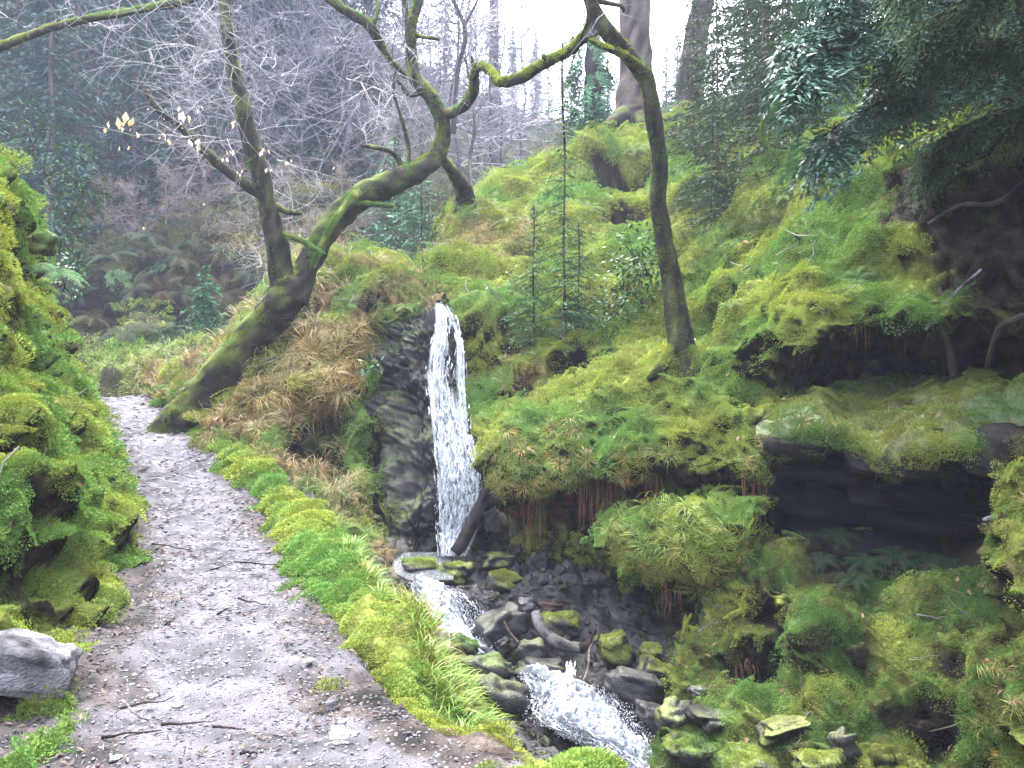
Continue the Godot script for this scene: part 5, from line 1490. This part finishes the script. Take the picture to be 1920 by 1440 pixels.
func arching_tree() -> void:
	var o := thing("arching_tree", "slender dark tree with an arching mossy branch, right of the spruce sapling", "tree")
	branch(o, "trunk", [[1285, 715, 9.9, 110], [1282, 680, 9.9, 80], [1277, 640, 9.9, 62], [1270, 595, 9.95, 54], [1262, 540, 10, 46], [1250, 480, 10, 41], [1238, 410, 10, 38], [1233, 370, 10, 35], [1238, 310, 10, 36], [1228, 240, 10, 36], [1220, 180, 10, 34], [1210, 145, 10, 38], [1185, 112, 10, 38], [1155, 80, 10, 38], [1128, 45, 10, 34], [1110, 10, 10, 30], [1095, -60, 10, 26], [1070, -250, 10, 16]], 16, 0.1, 0.3, Color(0.045, 0.037, 0.032), LIMB * 0.8, 30)
	branch(o, "branch", [[1112, 10, 10, 18], [1105, 40, 10.1, 14], [1086, 78, 10.3, 18], [1068, 96, 10.5, 22], [1035, 112, 10.9, 24], [1000, 132, 11.3, 24], [962, 152, 11.7, 24], [935, 155, 12.0, 20], [922, 135, 12.3, 20], [900, 122, 12.6, 22], [889, 140, 12.9, 20], [888, 170, 13.2, 22], [872, 198, 13.6, 22], [850, 212, 14.1, 20]], 10, 0.25, 0.75, BARK, LIMB, 90)
	branch(o, "branch", [[1080, 85, 10.4, 14], [1105, 72, 10.2, 12], [1128, 58, 10.0, 6]], 8, 0.2, 0.3)
	branch(o, "branch", [[1205, 130, 9.9, 20], [1170, 105, 9.85, 15], [1135, 90, 9.8, 12], [1105, 76, 9.8, 6]], 8, 0.2, 0.9, BARK, LIMB, 80)
	branch(o, "branch", [[1112, 0, 10, 14], [1140, 6, 10, 10], [1165, 12, 10, 8], [1170, 22, 10, 5]], 7, 0.2, 0.5)
	branch(o, "branch", [[889, 140, 12.9, 12], [887, 120, 12.9, 8], [884, 105, 12.9, 4]], 7, 0.2, 0.3)
	branch(o, "branch", [[1040, 112, 10.9, 14], [1022, 108, 10.9, 14], [1019, 102, 10.9, 8]], 8, 0.2, 0.6)
	branch(o, "root", [[1268, 650, 9.85, 30], [1240, 690, 9.75, 26], [1215, 712, 9.7, 14]], 8, 0.2, 0.6, BARK, LIMB, 60)
	branch(o, "root", [[1286, 650, 9.85, 34], [1310, 690, 9.7, 28], [1335, 720, 9.6, 14]], 8, 0.2, 0.5, BARK, LIMB, 60)
	twigs(o, [[1060, 110, 10.6, -0.1, 1, 1.3], [1090, 80, 10.3, -0.3, 1, 1.5], [900, 125, 12.6, 0.2, 1, 1.0], [880, 195, 13.4, 0.6, 0.5, 0.8]], Color(0.12, 0.115, 0.13), 1.0, 0.006, 1, -0.3)
	# moss apron at the tree's foot
	var f := thing("thin_tree", "thin dark tree with spreading top, behind the forked tree", "tree")
	branch(f, "trunk", [[850, 250, 27, 12], [858, 140, 27, 10], [872, 75, 27, 10], [868, 40, 27, 9], [845, -10, 27, 8], [820, -80, 27, 5]], 8, 0.1, 0.1, Color(0.04, 0.04, 0.045))
	branch(f, "branch", [[870, 50, 27, 7], [895, 0, 27, 5], [910, -60, 27, 4]], 6, 0.1, 0.1, Color(0.04, 0.04, 0.045))
	twigs(f, [[850, 0, 27, -0.5, -1, 3], [880, 20, 27, 0.7, -1, 3], [872, 70, 27, 0.8, -0.3, 2], [860, 60, 27, -0.8, -0.6, 2]], Color(0.06, 0.06, 0.065), 1.0, 0.02, 2, 0.1)

func far_trees() -> void:
	# big trunks on and behind the crest
	var o := thing("giant_conifer", "huge conifer trunk flaring into the mossy crest", "tree")
	branch(o, "trunk", [[1175, 285, 20.5, 150], [1186, 235, 20.5, 108], [1190, 195, 20.5, 82], [1191, 120, 20.5, 72], [1190, 0, 20.5, 68], [1190, -200, 20.5, 62], [1190, -500, 20.5, 50]], 16, 0.1, 0.12, Color(0.15, 0.11, 0.105), LIMB)
	branch(o, "root", [[1170, 215, 20.0, 40], [1135, 240, 19.4, 26], [1100, 262, 19.0, 18], [1080, 275, 18.8, 8]], 8, 0.2, 0.6)
	branch(o, "root", [[1200, 225, 20.0, 46], [1218, 255, 19.4, 30], [1225, 290, 19.0, 14]], 8, 0.2, 0.5)
	o = thing("giant_conifer", "big leaning trunk cut off by the top edge right of the sky gap", "tree")
	branch(o, "trunk", [[1288, 230, 22, 66], [1298, 120, 22, 58], [1308, 60, 22, 52], [1322, -20, 22, 48], [1345, -200, 22, 44], [1370, -450, 22, 34]], 14, 0.1, 0.1, Color(0.11, 0.085, 0.09), LIMB)
	o = thing("tall_trunk", "tall straight hazy trunk behind the arch of the branch", "tree")
	branch(o, "trunk", [[928, 420, 36, 28], [926, 250, 36, 24], [926, 0, 36, 21], [926, -400, 36, 14]], 9, 0.08, 0.0, Color(0.10, 0.09, 0.10))
	o = thing("ivy_trunk", "ivy covered trunk left of the huge conifer", "tree")
	branch(o, "trunk", [[1112, 300, 22.5, 44], [1112, 200, 22.5, 40], [1112, 90, 22.5, 34], [1110, -100, 22.5, 26], [1110, -400, 22.5, 16]], 10, 0.15, 0.0, Color(0.08, 0.075, 0.075))
	var ivy := PackedFloat32Array()
	var sp := spray_mesh(77, 0.35, 8, 0.09, 0.5, "needle", 0.5)
	for k in 230:
		var y := rr(60, 265)
		var a := rr(0, TAU)
		var at := P(1112, y, 22.5) + Vector3(cos(a), 0, sin(a)) * rr(0.26, 0.5)
		put(ivy, Basis(Vector3.UP, PI / 2 - a) * Basis(Vector3.RIGHT, rr(0.2, 1.0)) * Basis().scaled(Vector3.ONE * rr(0.7, 1.6)), at, Color(0.08, 0.18, 0.10) * rr(0.6, 1.4))
	many("ivy", sp, ivy, o)
	var kits := [conifer(1, 22, 3.6, 0.04, 0.34, 54, Color(0.055, 0.105, 0.085)), conifer(2, 18, 3.2, 0.02, 0.32, 46, Color(0.05, 0.10, 0.085)), conifer(3, 25, 3.4, 0.30, 0.36, 46, Color(0.06, 0.10, 0.08))]
	var h: Dictionary = land.far_hillside
	var spots_c := [[150, 30, 1], [60, 34, 0], [235, 33, 1], [330, 31, 1], [30, 27, 1], [-60, 30, 0], [-150, 25, 0], [400, 40, 0], [120, 44, 2], [280, 46, 2], [560, 44, 1], [480, 55, 2], [620, 58, 2], [20, 50, 2], [200, 58, 0], [350, 60, 2], [-200, 42, 2], [-80, 58, 2], [420, 70, 2], [560, 75, 0], [700, 66, 2], [760, 78, 2], [830, 64, 2], [880, 82, 0], [1000, 80, 0], [1060, 70, 1], [1130, 84, 0], [960, 95, 2], [-300, 34, 1], [300, 75, 2], [150, 80, 2], [100, 24.5, 1], [440, 31, 1], [520, 33, 0], [610, 34, 1], [690, 33, 1], [650, 40, 0], [930, 60, 0], [965, 58, 1], [1030, 62, 0], [1075, 60, 1], [1000, 75, 1], [1110, 70, 0], [1250, 50, 1], [1275, 60, 0], [250, 27, 1], [340, 36, 0]]
	for q in spots_c:
		var x: float = (q[0] - 960.0) / F * q[1]
		var p := ground(h, x, -q[1])
		var s := rr(0.8, 1.15) * (0.55 if q[1] < 29 else 0.8 if q[1] < 36 else 1.0)
		if q[0] > 740: s = minf(s, 0.45 if q[0] < 1010 else 0.3)
		plant("conifer", kits[q[2]], "dark hazy conifer in the wood on the far hillside", "conifer", "conifers of the far wood", p, s)
	var bare := [bare_tree(11, 11, Color(0.115, 0.105, 0.135)), bare_tree(12, 9, Color(0.13, 0.12, 0.155)), bare_tree(13, 7, Color(0.11, 0.10, 0.12))]
	for q in [[470, 30, 0], [560, 31, 1], [640, 30, 0], [760, 34, 0], [850, 33, 1], [940, 34, 2], [690, 42, 0], [800, 44, 0], [900, 46, 1], [380, 36, 1], [980, 42, 1], [430, 27, 2], [740, 28, 2], [880, 29, 2], [300, 42, 0]]:
		var x: float = (q[0] - 960.0) / F * q[1]
		plant("bare_tree", bare[q[2]], "bare pale twiggy tree in the valley behind the glen", "bare tree", "bare trees behind the glen", ground(h, x, -q[1]), rr(0.85, 1.2), ["trunk", "twigs"])
	var bush := [bare_tree(14, 2.6, Color(0.16, 0.12, 0.11)), bare_tree(15, 2.0, Color(0.20, 0.15, 0.13))]
	for q in [[250, 24.5, 0], [310, 24.5, 1], [380, 25, 0], [450, 24.5, 1], [520, 25, 0], [590, 24, 1], [340, 26.5, 0], [680, 24.5, 0], [200, 25, 1], [640, 26, 1]]:
		var x: float = (q[0] - 960.0) / F * q[1]
		plant("bare_shrub", bush[q[2]], "brown leafless shrub on the bank beyond the path", "shrub", "leafless shrubs beyond the path", ground(h, x, -q[1]), rr(0.8, 1.2), ["stem", "twigs"])
	var low := conifer(31, 1.7, 0.9, 0.0, 0.10, 22, Color(0.07, 0.17, 0.09))
	plant("young_conifer", low, "small bright green conifer left of the leaning trunk's foot", "young conifer", "", P(385, 615, 18.5), 0.85)
	var soft := conifer(32, 1.7, 0.9, 0.0, 0.07, 24, Color(0.11, 0.21, 0.13), 0.4)
	plant("young_conifer", soft, "low conifer bush hazy below the thick mossy stem", "young conifer", "", P(790, 480, 17.5), 1.2)
	plant("young_conifer", soft, "spreading young conifer at the foot of the far slope, between the stem and the crest", "young conifer", "", P(740, 470, 19.5), 1.6)
	# the wood that closes over the glen on both sides, out of view
	var out := PackedFloat32Array()
	for k in 26:
		var d: Dictionary = land.right_glen_side if k % 4 != 1 else land.left_glen_side
		var V: PackedVector3Array = d.v
		var p := V[rng.randi() % V.size()]
		if p.y < 3.5 or k % 4 == 1 and p.z < 4.0: continue
		var b := Basis(Vector3.UP, rr(0, TAU)).scaled(Vector3.ONE * rr(0.55, 0.9))
		put(out, b, p, Color.WHITE)
	for k in 5:
		put(out, Basis(Vector3.UP, rr(0, TAU)).scaled(Vector3.ONE * rr(0.7, 1.0)), Vector3(rr(-9, 8), 0, rr(9, 15)), Color.WHITE)
	tag(many("wood_canopy", kits[0][1], out), "conifer crowns of the wood that closes over both sides of the glen", "wood")
	tag(many("wood_trunks", kits[0][0], out), "conifer trunks of the wood on both sides of the glen", "wood")
	# bright leaved plants on the dark bank beyond the path
	var sh := spray_mesh(81, 0.4, 7, 0.06, 0.3, "needle", 0.6)
	o = thing("leafy_shrub", "small shrub of yellow green leaves on the dark bank beyond the path", "shrub")
	var buf := PackedFloat32Array()
	for k in 150:
		var at := P(rr(215, 320), rr(560, 625), rr(20.5, 21.5))
		put(buf, frame(Vector3(rr(-1, 1), rr(-0.2, 1), rr(0, 1)).normalized(), rr(0, TAU), rr(0.3, 0.6)), at, Color(0.18, 0.25, 0.04) * rr(0.5, 1.3))
	many("leaves", sh, buf, o)
	o = thing("leafy_shrub", "pale ivy like shrub at the upper end of the dark bank", "shrub")
	buf = PackedFloat32Array()
	for k in 60:
		put(buf, frame(Vector3(rr(-1, 1), rr(-0.2, 1), rr(0, 1)).normalized(), rr(0, TAU), rr(0.3, 0.6)), P(rr(205, 245), rr(508, 540), rr(21.5, 22.2)), Color(0.10, 0.2, 0.09) * rr(0.6, 1.3))
	many("leaves", sh, buf, o)

func holly(label: String, boxes: Array, n: int, col: Color, size: float, m := "glossy") -> void:
	# glossy leaves on short stems
	var o := thing("holly_bush", label, "bush")
	var mb := MB.new()
	for k in n:
		var q: Array = boxes[k % boxes.size()]
		var c := P(q[0], q[1], q[2])
		var v := Vector3(rr(-1, 1), rr(-1, 1), rr(-1, 1))
		while v.length() > 1.0: v = Vector3(rr(-1, 1), rr(-1, 1), rr(-1, 1))
		var p: Vector3 = c + v * q[3]
		var dir := (v + Vector3(rr(-0.6, 0.6), rr(-0.8, 0.2), rr(-0.3, 0.6))).normalized() * size * rr(0.7, 1.2)
		var w := dir.cross(Vector3(rr(-0.7, 0.7), 1, rr(-0.7, 0.7))).normalized() * size * 0.24
		var g := col * rr(0.6, 1.3)
		mb.leaf(p, p + dir * 0.5 - w, p + dir, g, g)
		mb.leaf(p, p + dir, p + dir * 0.5 + w + Vector3(0, 0.01, 0), g, g)
	obj("leaves", mb.mesh(mats[m]), o, "stuff")
	var st := MB.new()
	for q in boxes:
		for k in 5:
			var a := P(q[0], q[1] + q[3] * 60, q[2]) + Vector3(rr(-0.1, 0.1), 0, rr(-0.1, 0.1))
			thin(st, [a, a.lerp(P(q[0], q[1], q[2]), 0.6) + Vector3(rr(-0.1, 0.1), 0, 0), P(q[0], q[1], q[2]) + Vector3(rr(-1, 1), rr(0, 1), rr(-1, 1)) * q[3] * 0.8], [0.012, 0.008, 0.004], Color(0.05, 0.06, 0.03))
	obj("stems", st.mesh(mats.bark), o)

func saplings() -> void:
	var pine := conifer(41, 4.6, 0.9, 0.05, 0.05, 40, Color(0.13, 0.22, 0.11), 0.4)
	plant("spruce_sapling", pine, "slender spruce sapling right of the waterfall's top", "sapling", "", P(1056, 640, 12.4), 0.98)
	plant("spruce_sapling", conifer(42, 2.4, 0.9, 0.03, 0.05, 26, Color(0.11, 0.19, 0.10), 0.5), "short bushy spruce sapling at the tall sapling's left foot", "sapling", "", P(1000, 650, 12.6), 0.9)
	plant("spruce_sapling", conifer(43, 2.4, 0.9, 0.0, 0.05, 26, Color(0.09, 0.14, 0.08), 0.5), "dark little spruce overhanging the hollow behind the tall sapling", "sapling", "", P(1085, 655, 12.5), 0.8)
	holly("glossy holly bush growing left of the arching tree's trunk", [[1190, 470, 12.2, 0.42], [1170, 520, 12.2, 0.40], [1205, 560, 12, 0.40], [1150, 580, 12.2, 0.35], [1215, 500, 12, 0.3]], 900, Color(0.045, 0.12, 0.04), 0.085)
	holly("small glossy rhododendron on the mound's edge right of the waterfall", [[1035, 775, 10.7, 0.2], [1055, 770, 10.7, 0.15]], 110, Color(0.06, 0.18, 0.08), 0.09)
	holly("little glossy plant beside the waterfall's left edge", [[690, 690, 12.3, 0.14], [710, 682, 12.3, 0.12]], 50, Color(0.07, 0.14, 0.07), 0.12)
	holly("dull leafy bush behind the left bank's top", [[95, 300, 13.5, 0.7], [130, 380, 13.5, 0.6], [110, 440, 13.2, 0.5], [60, 250, 14, 0.7], [150, 330, 14, 0.5]], 900, Color(0.05, 0.10, 0.06), 0.09, "moss")
	holly("small green leafy plant between the bank's knob and the dark cliff", [[120, 530, 12.5, 0.3], [140, 500, 12.5, 0.25]], 220, Color(0.09, 0.2, 0.09), 0.08)
	# hazy conifers on the slope behind the arching tree
	var hem := [conifer(51, 6, 1.4, 0.0, 0.10, 44, Color(0.10, 0.14, 0.09), 0.6), conifer(52, 5, 1.5, 0.0, 0.10, 38, Color(0.11, 0.14, 0.10), 0.6)]
	var lab := ["hazy hemlock just right of the arching tree's trunk", "hazy hemlock standing below the leaning giant trunk", "tall hemlock at the middle of the upper right slope", "hemlock with brown tips left of the glossy boughs", "lower hemlock rooted in the moss right of the arching tree", "hemlock under the glossy boughs at the slope's top", "hemlock farther up beneath the sky gap", "tall hazy hemlock filling the top edge right of the leaning giant trunk", "tall hemlock behind the glossy boughs at the top edge", "slim hemlock between the two giant trunks' tops and the boughs"]
	var k := 0
	for q in [[1345, 420, 15.5, 0.8], [1300, 330, 18, 0.8], [1430, 390, 14.0, 0.95], [1500, 370, 13.0, 0.9], [1335, 500, 13.2, 0.55], [1570, 300, 13.2, 0.9], [1400, 300, 17.5, 1.0], [1400, 260, 19.5, 1.5], [1480, 240, 17.5, 1.35], [1440, 300, 18.5, 1.25]]:
		plant("hemlock", hem[k % 2], lab[k], "hemlock", "", P(q[0], q[1], q[2]), q[3])
		k += 1

func bough(o: Node3D, a: Array, sprays: ArrayMesh, per: int, size: float, col: Color, bark: Color) -> void:
	# a branch in the picture's pixels with drooping sprays along its outer part
	var pr := pix(a)
	var mb := MB.new()
	tube(mb, pr[0], pr[1], 7, 0.15, bark, LIMB * 0.7, 0.5, 4)
	obj("bough", mb.mesh(mats.bark), o)
	var buf := PackedFloat32Array()
	var n: int = pr[0].size() - 1
	for s in n:
		for k in per:
			var t := rng.randf()
			var p: Vector3 = (pr[0][s] as Vector3).lerp(pr[0][s + 1], t)
			var dir: Vector3 = ((pr[0][s + 1] as Vector3) - pr[0][s]).normalized()
			var side := dir.cross(Vector3.UP).normalized() * (1.0 if rng.randf() < 0.5 else -1.0)
			var z := (dir * rr(0.3, 1.0) + side * rr(0.1, 1.0) + Vector3(0, rr(-0.7, 0.1), 0)).normalized()
			var x := Vector3.UP.cross(z).normalized()
			put(buf, Basis(x, z.cross(x), z) * Basis(Vector3.BACK, rr(-0.5, 0.5)) * Basis().scaled(Vector3.ONE * size * rr(0.6, 1.25)), p, col * rr(0.6, 1.4))
	many("foliage", sprays, buf, o)

func right_boughs() -> void:
	var broad := spray_mesh(61, 0.55, 12, 0.075, 0.55, "glossy", 0.5)
	var fine := spray_mesh(62, 0.5, 14, 0.045, 0.45, "needle", 0.5)
	var bark := Color(0.05, 0.042, 0.04)
	var o := thing("cypress", "conifer with glossy blue green drooping sprays, upper right", "conifer")
	branch(o, "trunk", [[1990, 560, 9.6, 90], [1960, 300, 9.6, 70], [1930, 0, 9.6, 60], [1900, -300, 9.6, 45], [1880, -700, 9.6, 25]], 12, 0.12, 0.1, bark, LIMB)
	for a in [[[1935, 40, 9.6, 22], [1800, 10, 8.6, 16], [1680, 30, 7.9, 11], [1560, 90, 7.4, 6], [1500, 140, 7.2, 3]], [[1930, -60, 9.6, 22], [1780, -60, 8.6, 15], [1640, -20, 7.9, 10], [1540, 40, 7.5, 5], [1490, 70, 7.4, 3]], [[1950, 160, 9.6, 20], [1820, 150, 8.6, 14], [1700, 170, 8.0, 9], [1590, 225, 7.6, 5], [1540, 260, 7.5, 3]], [[1920, -180, 9.6, 20], [1760, -180, 8.4, 14], [1620, -110, 7.7, 9], [1530, -30, 7.4, 4]], [[1940, 90, 9.6, 18], [1840, 90, 9.0, 13], [1740, 110, 8.4, 8], [1650, 150, 8.0, 4]]]:
		bough(o, a, broad, 42, 0.95, Color(0.12, 0.22, 0.165), bark)
	o = thing("yew", "dark conifer whose low boughs shade the right edge", "conifer")
	branch(o, "trunk", [[2220, 800, 7.4, 120], [2180, 400, 7.4, 100], [2160, 0, 7.4, 90], [2150, -500, 7.4, 70], [2150, -1100, 7.4, 40]], 12, 0.12, 0.2, bark, LIMB)
	for a in [[[2170, 150, 7.4, 26], [2020, 90, 7.2, 18], [1880, 75, 7.2, 13], [1780, 72, 7.3, 8], [1690, 90, 7.5, 4]], [[2170, 60, 7.4, 22], [2000, -20, 6.8, 16], [1860, -20, 6.7, 10], [1740, 40, 6.8, 5]], [[2175, 250, 7.4, 22], [2050, 200, 7.6, 15], [1920, 200, 7.9, 10], [1800, 240, 8.3, 5], [1740, 290, 8.5, 3]], [[2160, -50, 7.4, 24], [1980, -160, 6.6, 15], [1820, -140, 6.4, 9], [1700, -60, 6.4, 4]], [[2160, -200, 7.0, 24], [1960, -400, 5.6, 15], [1760, -480, 4.6, 9], [1560, -480, 4.2, 4]], [[2160, -300, 7.0, 24], [2160, -800, 5.2, 15], [2000, -1100, 4.2, 9], [1800, -1200, 3.6, 4]], [[2160, -300, 7.4, 24], [1900, -500, 7.6, 15], [1650, -560, 7.8, 9], [1450, -520, 8.0, 4]]]:
		bough(o, a, fine, 46, 1.0, Color(0.075, 0.12, 0.06), bark)
	# bare roots and stems in the dark tangle
	o = thing("crooked_sapling", "thin bowed mossy sapling curving down below the glossy boughs", "sapling")
	branch(o, "stem", [[1500, 168, 10.5, 5], [1465, 190, 10.5, 6], [1432, 222, 10.5, 7], [1428, 260, 10.5, 6], [1440, 280, 10.5, 5]], 7, 0.25, 1.0, LIMB, LIMB * 1.2, 60)
	o = thing("crooked_sapling", "short hooked mossy sapling left of the glossy boughs", "sapling")
	branch(o, "stem", [[1464, 140, 10.5, 4], [1466, 110, 10.5, 6], [1480, 106, 10.5, 6], [1505, 112, 10.5, 4]], 7, 0.25, 1.0, LIMB, LIMB * 1.2, 60)
	o = thing("bare_root", "black root slanting down through the moss on the upper right", "root")
	branch(o, "root", [[1900, 200, 8.6, 60], [1840, 270, 8.7, 54], [1790, 310, 8.9, 46], [1755, 370, 9.0, 40], [1725, 430, 9.0, 26]], 10, 0.25, 0.2, Color(0.02, 0.018, 0.02))
	o = thing("bare_root", "crooked grey root below the black one", "root")
	branch(o, "root", [[1930, 330, 8.2, 12], [1870, 380, 8.3, 12], [1800, 385, 8.4, 9], [1740, 420, 8.6, 6]], 7, 0.25, 0.1, Color(0.12, 0.10, 0.11))
	o = thing("bare_root", "thin grey root hanging over the upper dark ledge", "root")
	branch(o, "root", [[1760, 540, 8.3, 12], [1768, 590, 8.2, 13], [1778, 640, 8.2, 12], [1788, 690, 8.3, 18], [1800, 715, 8.4, 30]], 7, 0.25, 0.1, Color(0.10, 0.08, 0.075))
	o = thing("bare_root", "knotted root in the dark at the right end of the upper ledge", "root")
	branch(o, "root", [[1930, 590, 7.3, 16], [1880, 610, 7.5, 14], [1860, 650, 7.6, 12], [1850, 690, 7.8, 10]], 7, 0.25, 0.1, Color(0.09, 0.07, 0.07))

# ---------------------------------------------------------------- small litter
func ground_litter() -> void:
	# loose grit over the path
	var small := SphereMesh.new()
	small.radius = 0.0075
	small.height = 0.006
	small.radial_segments = 6
	small.rings = 3
	small.material = mats.gritstone
	var pl := scatter(land.gravel_path, 900.0, 4.5, 2)
	var buf := PackedFloat32Array()
	for q in pl:
		var b: Basis = frame(q[1], rr(0, TAU), q[3] * rr(0.5, 1.5)) * Basis().scaled(Vector3(rr(0.7, 1.6), rr(0.6, 1.2), rr(0.7, 1.2)))
		var g := rr(0.10, 0.34) * (1.0 - 0.55 * clampf((edge_of_path(q[0]) - 0.5) * 2.5, 0.0, 1.0))
		put(buf, b, q[0], Color(g, g * 0.97, g * rr(1.02, 1.18)))
	tag(many("grit", small, buf), "loose grey grit and chippings over the footpath", "grit")
	# needles and bits of twig trodden into the path
	var sliver := MB.new()
	sliver.leaf(Vector3(-0.03, 0.002, 0), Vector3(0.0, 0.006, 0.0025), Vector3(0.03, 0.002, 0), Color.WHITE, Color.WHITE)
	sliver.leaf(Vector3(-0.03, 0.002, 0), Vector3(0.03, 0.002, 0), Vector3(0.0, 0.006, -0.0025), Color.WHITE, Color.WHITE)
	buf = PackedFloat32Array()
	for q in scatter(land.gravel_path, 330.0, 5.0, 2):
		var k2 := 0.5 + edge_of_path(q[0])
		if rng.randf() > k2: continue
		var c := Color(0.06, 0.045, 0.045).lerp(Color(0.42, 0.38, 0.40), 1.0 if rng.randf() < 0.3 else 0.0)
		put(buf, frame(q[1], rr(0, TAU), q[3] * rr(0.3, 1.1)), q[0] + q[1] * 0.006, c * rr(0.7, 1.3))
	tag(many("path_debris", sliver.mesh(mats.gritstone), buf), "needles and twig fragments trodden into the footpath", "debris")
	# dead leaves and needles at the path's edges
	var leaf := MB.new()
	leaf.leaf(Vector3(-0.025, 0, 0), Vector3(0.0, 0.008, 0.012), Vector3(0.03, 0.004, 0), Color.WHITE, Color.WHITE)
	leaf.leaf(Vector3(-0.025, 0, 0), Vector3(0.03, 0.004, 0), Vector3(0.0, 0.006, -0.012), Color.WHITE, Color.WHITE)
	var lm := leaf.mesh(mats.blade)
	buf = PackedFloat32Array()
	var P2: Dictionary = land.gravel_path
	for q in scatter(P2, 190.0, 5.0, 2):
		var p: Vector3 = q[0]
		if nz.get_noise_3d(p.x * 110.0, p.y * 30.0, p.z * 60.0) + edge_of_path(p) < 0.25: continue
		put(buf, frame((q[1] + Vector3(rr(-0.5, 0.5), 0, rr(-0.5, 0.5))).normalized(), rr(0, TAU), q[3] * rr(0.4, 0.95)), p + q[1] * 0.012, Color(0.13, 0.085, 0.065).lerp(Color(0.08, 0.06, 0.06), rng.randf()) * rr(0.6, 1.5))
	tag(many("fallen_leaves", lm, buf), "brown rotting leaf litter along the edges of the footpath", "leaf litter")
	# twigs lying on the path
	var tl := ["dark twig across the left side of the path beside the black hollow", "thin twig on the path's right half, higher of two", "short twig sloping left just below the higher thin one", "twig at the right edge of the path above the dead leaves", "thin twig in the middle of the path pointing to the upper right", "longest pale twig in the left foreground of the path", "dark twig lying across the pale one in the left foreground", "brown twig near the bottom middle of the path", "thin dark twig near the path's bottom right", "short twig at the bottom edge of the path", "brown twig along the left foreground below the pale one", "small stick beside the round white stone"]
	var k := 0
	for q in [[285, 1025, 7.6, 360, 1038, 7.4], [440, 1060, 6.95, 520, 1064, 6.9], [395, 1076, 6.7, 435, 1060, 6.9], [445, 1130, 5.9, 500, 1140, 5.8], [408, 1158, 5.55, 432, 1145, 5.7], [225, 1326, 4.05, 290, 1368, 3.85], [225, 1338, 4.0, 325, 1318, 4.1], [300, 1372, 3.82, 390, 1362, 3.87], [400, 1372, 3.8, 460, 1378, 3.78], [450, 1422, 3.53, 485, 1420, 3.55], [190, 1392, 3.72, 300, 1380, 3.78], [308, 1178, 5.28, 328, 1168, 5.4]]:
		var t := thing("fallen_twig", tl[k], "twig")
		var a := P(q[0], q[1], q[2]) + Vector3(0, 0.02, 0)
		var c := P(q[3], q[4], q[5]) + Vector3(0, 0.02, 0)
		var mb := MB.new()
		var pts := []
		var rad := []
		for s in 6:
			pts.append(a.lerp(c, s / 5.0) + Vector3(rr(-0.008, 0.008), rr(0, 0.012), rr(-0.015, 0.015)))
			rad.append(0.0075 - 0.0009 * s)
		tube(mb, pts, rad, 6, 0.2, Color(0.30, 0.26, 0.27) if k == 5 else Color(0.075, 0.05, 0.045), LIMB, 0.0, 2)
		obj("stick", mb.mesh(mats.bark), t)
		k += 1

func edge_of_path(p: Vector3) -> float:
	# 0 in the middle of the path, about 1 at its edges
	var d := -p.z
	var tab := [[3.45, 100, 960], [4.2, 170, 680], [5.1, 245, 620], [6.4, 285, 555], [8.2, 265, 505], [10.5, 245, 430], [12.5, 222, 375], [14.8, 190, 335], [16.5, 165, 262]]
	for k in tab.size() - 1:
		if d < tab[k + 1][0]:
			var t := clampf((d - tab[k][0]) / (tab[k + 1][0] - tab[k][0]), 0.0, 1.0)
			var x := p.x / d * F + 960.0
			var l := lerpf(tab[k][1], tab[k + 1][1], t)
			var r := lerpf(tab[k][2], tab[k + 1][2], t)
			return clampf(absf((x - l) / (r - l) - 0.5) * 2.0, 0.0, 1.4) * 0.8
	return 0.5
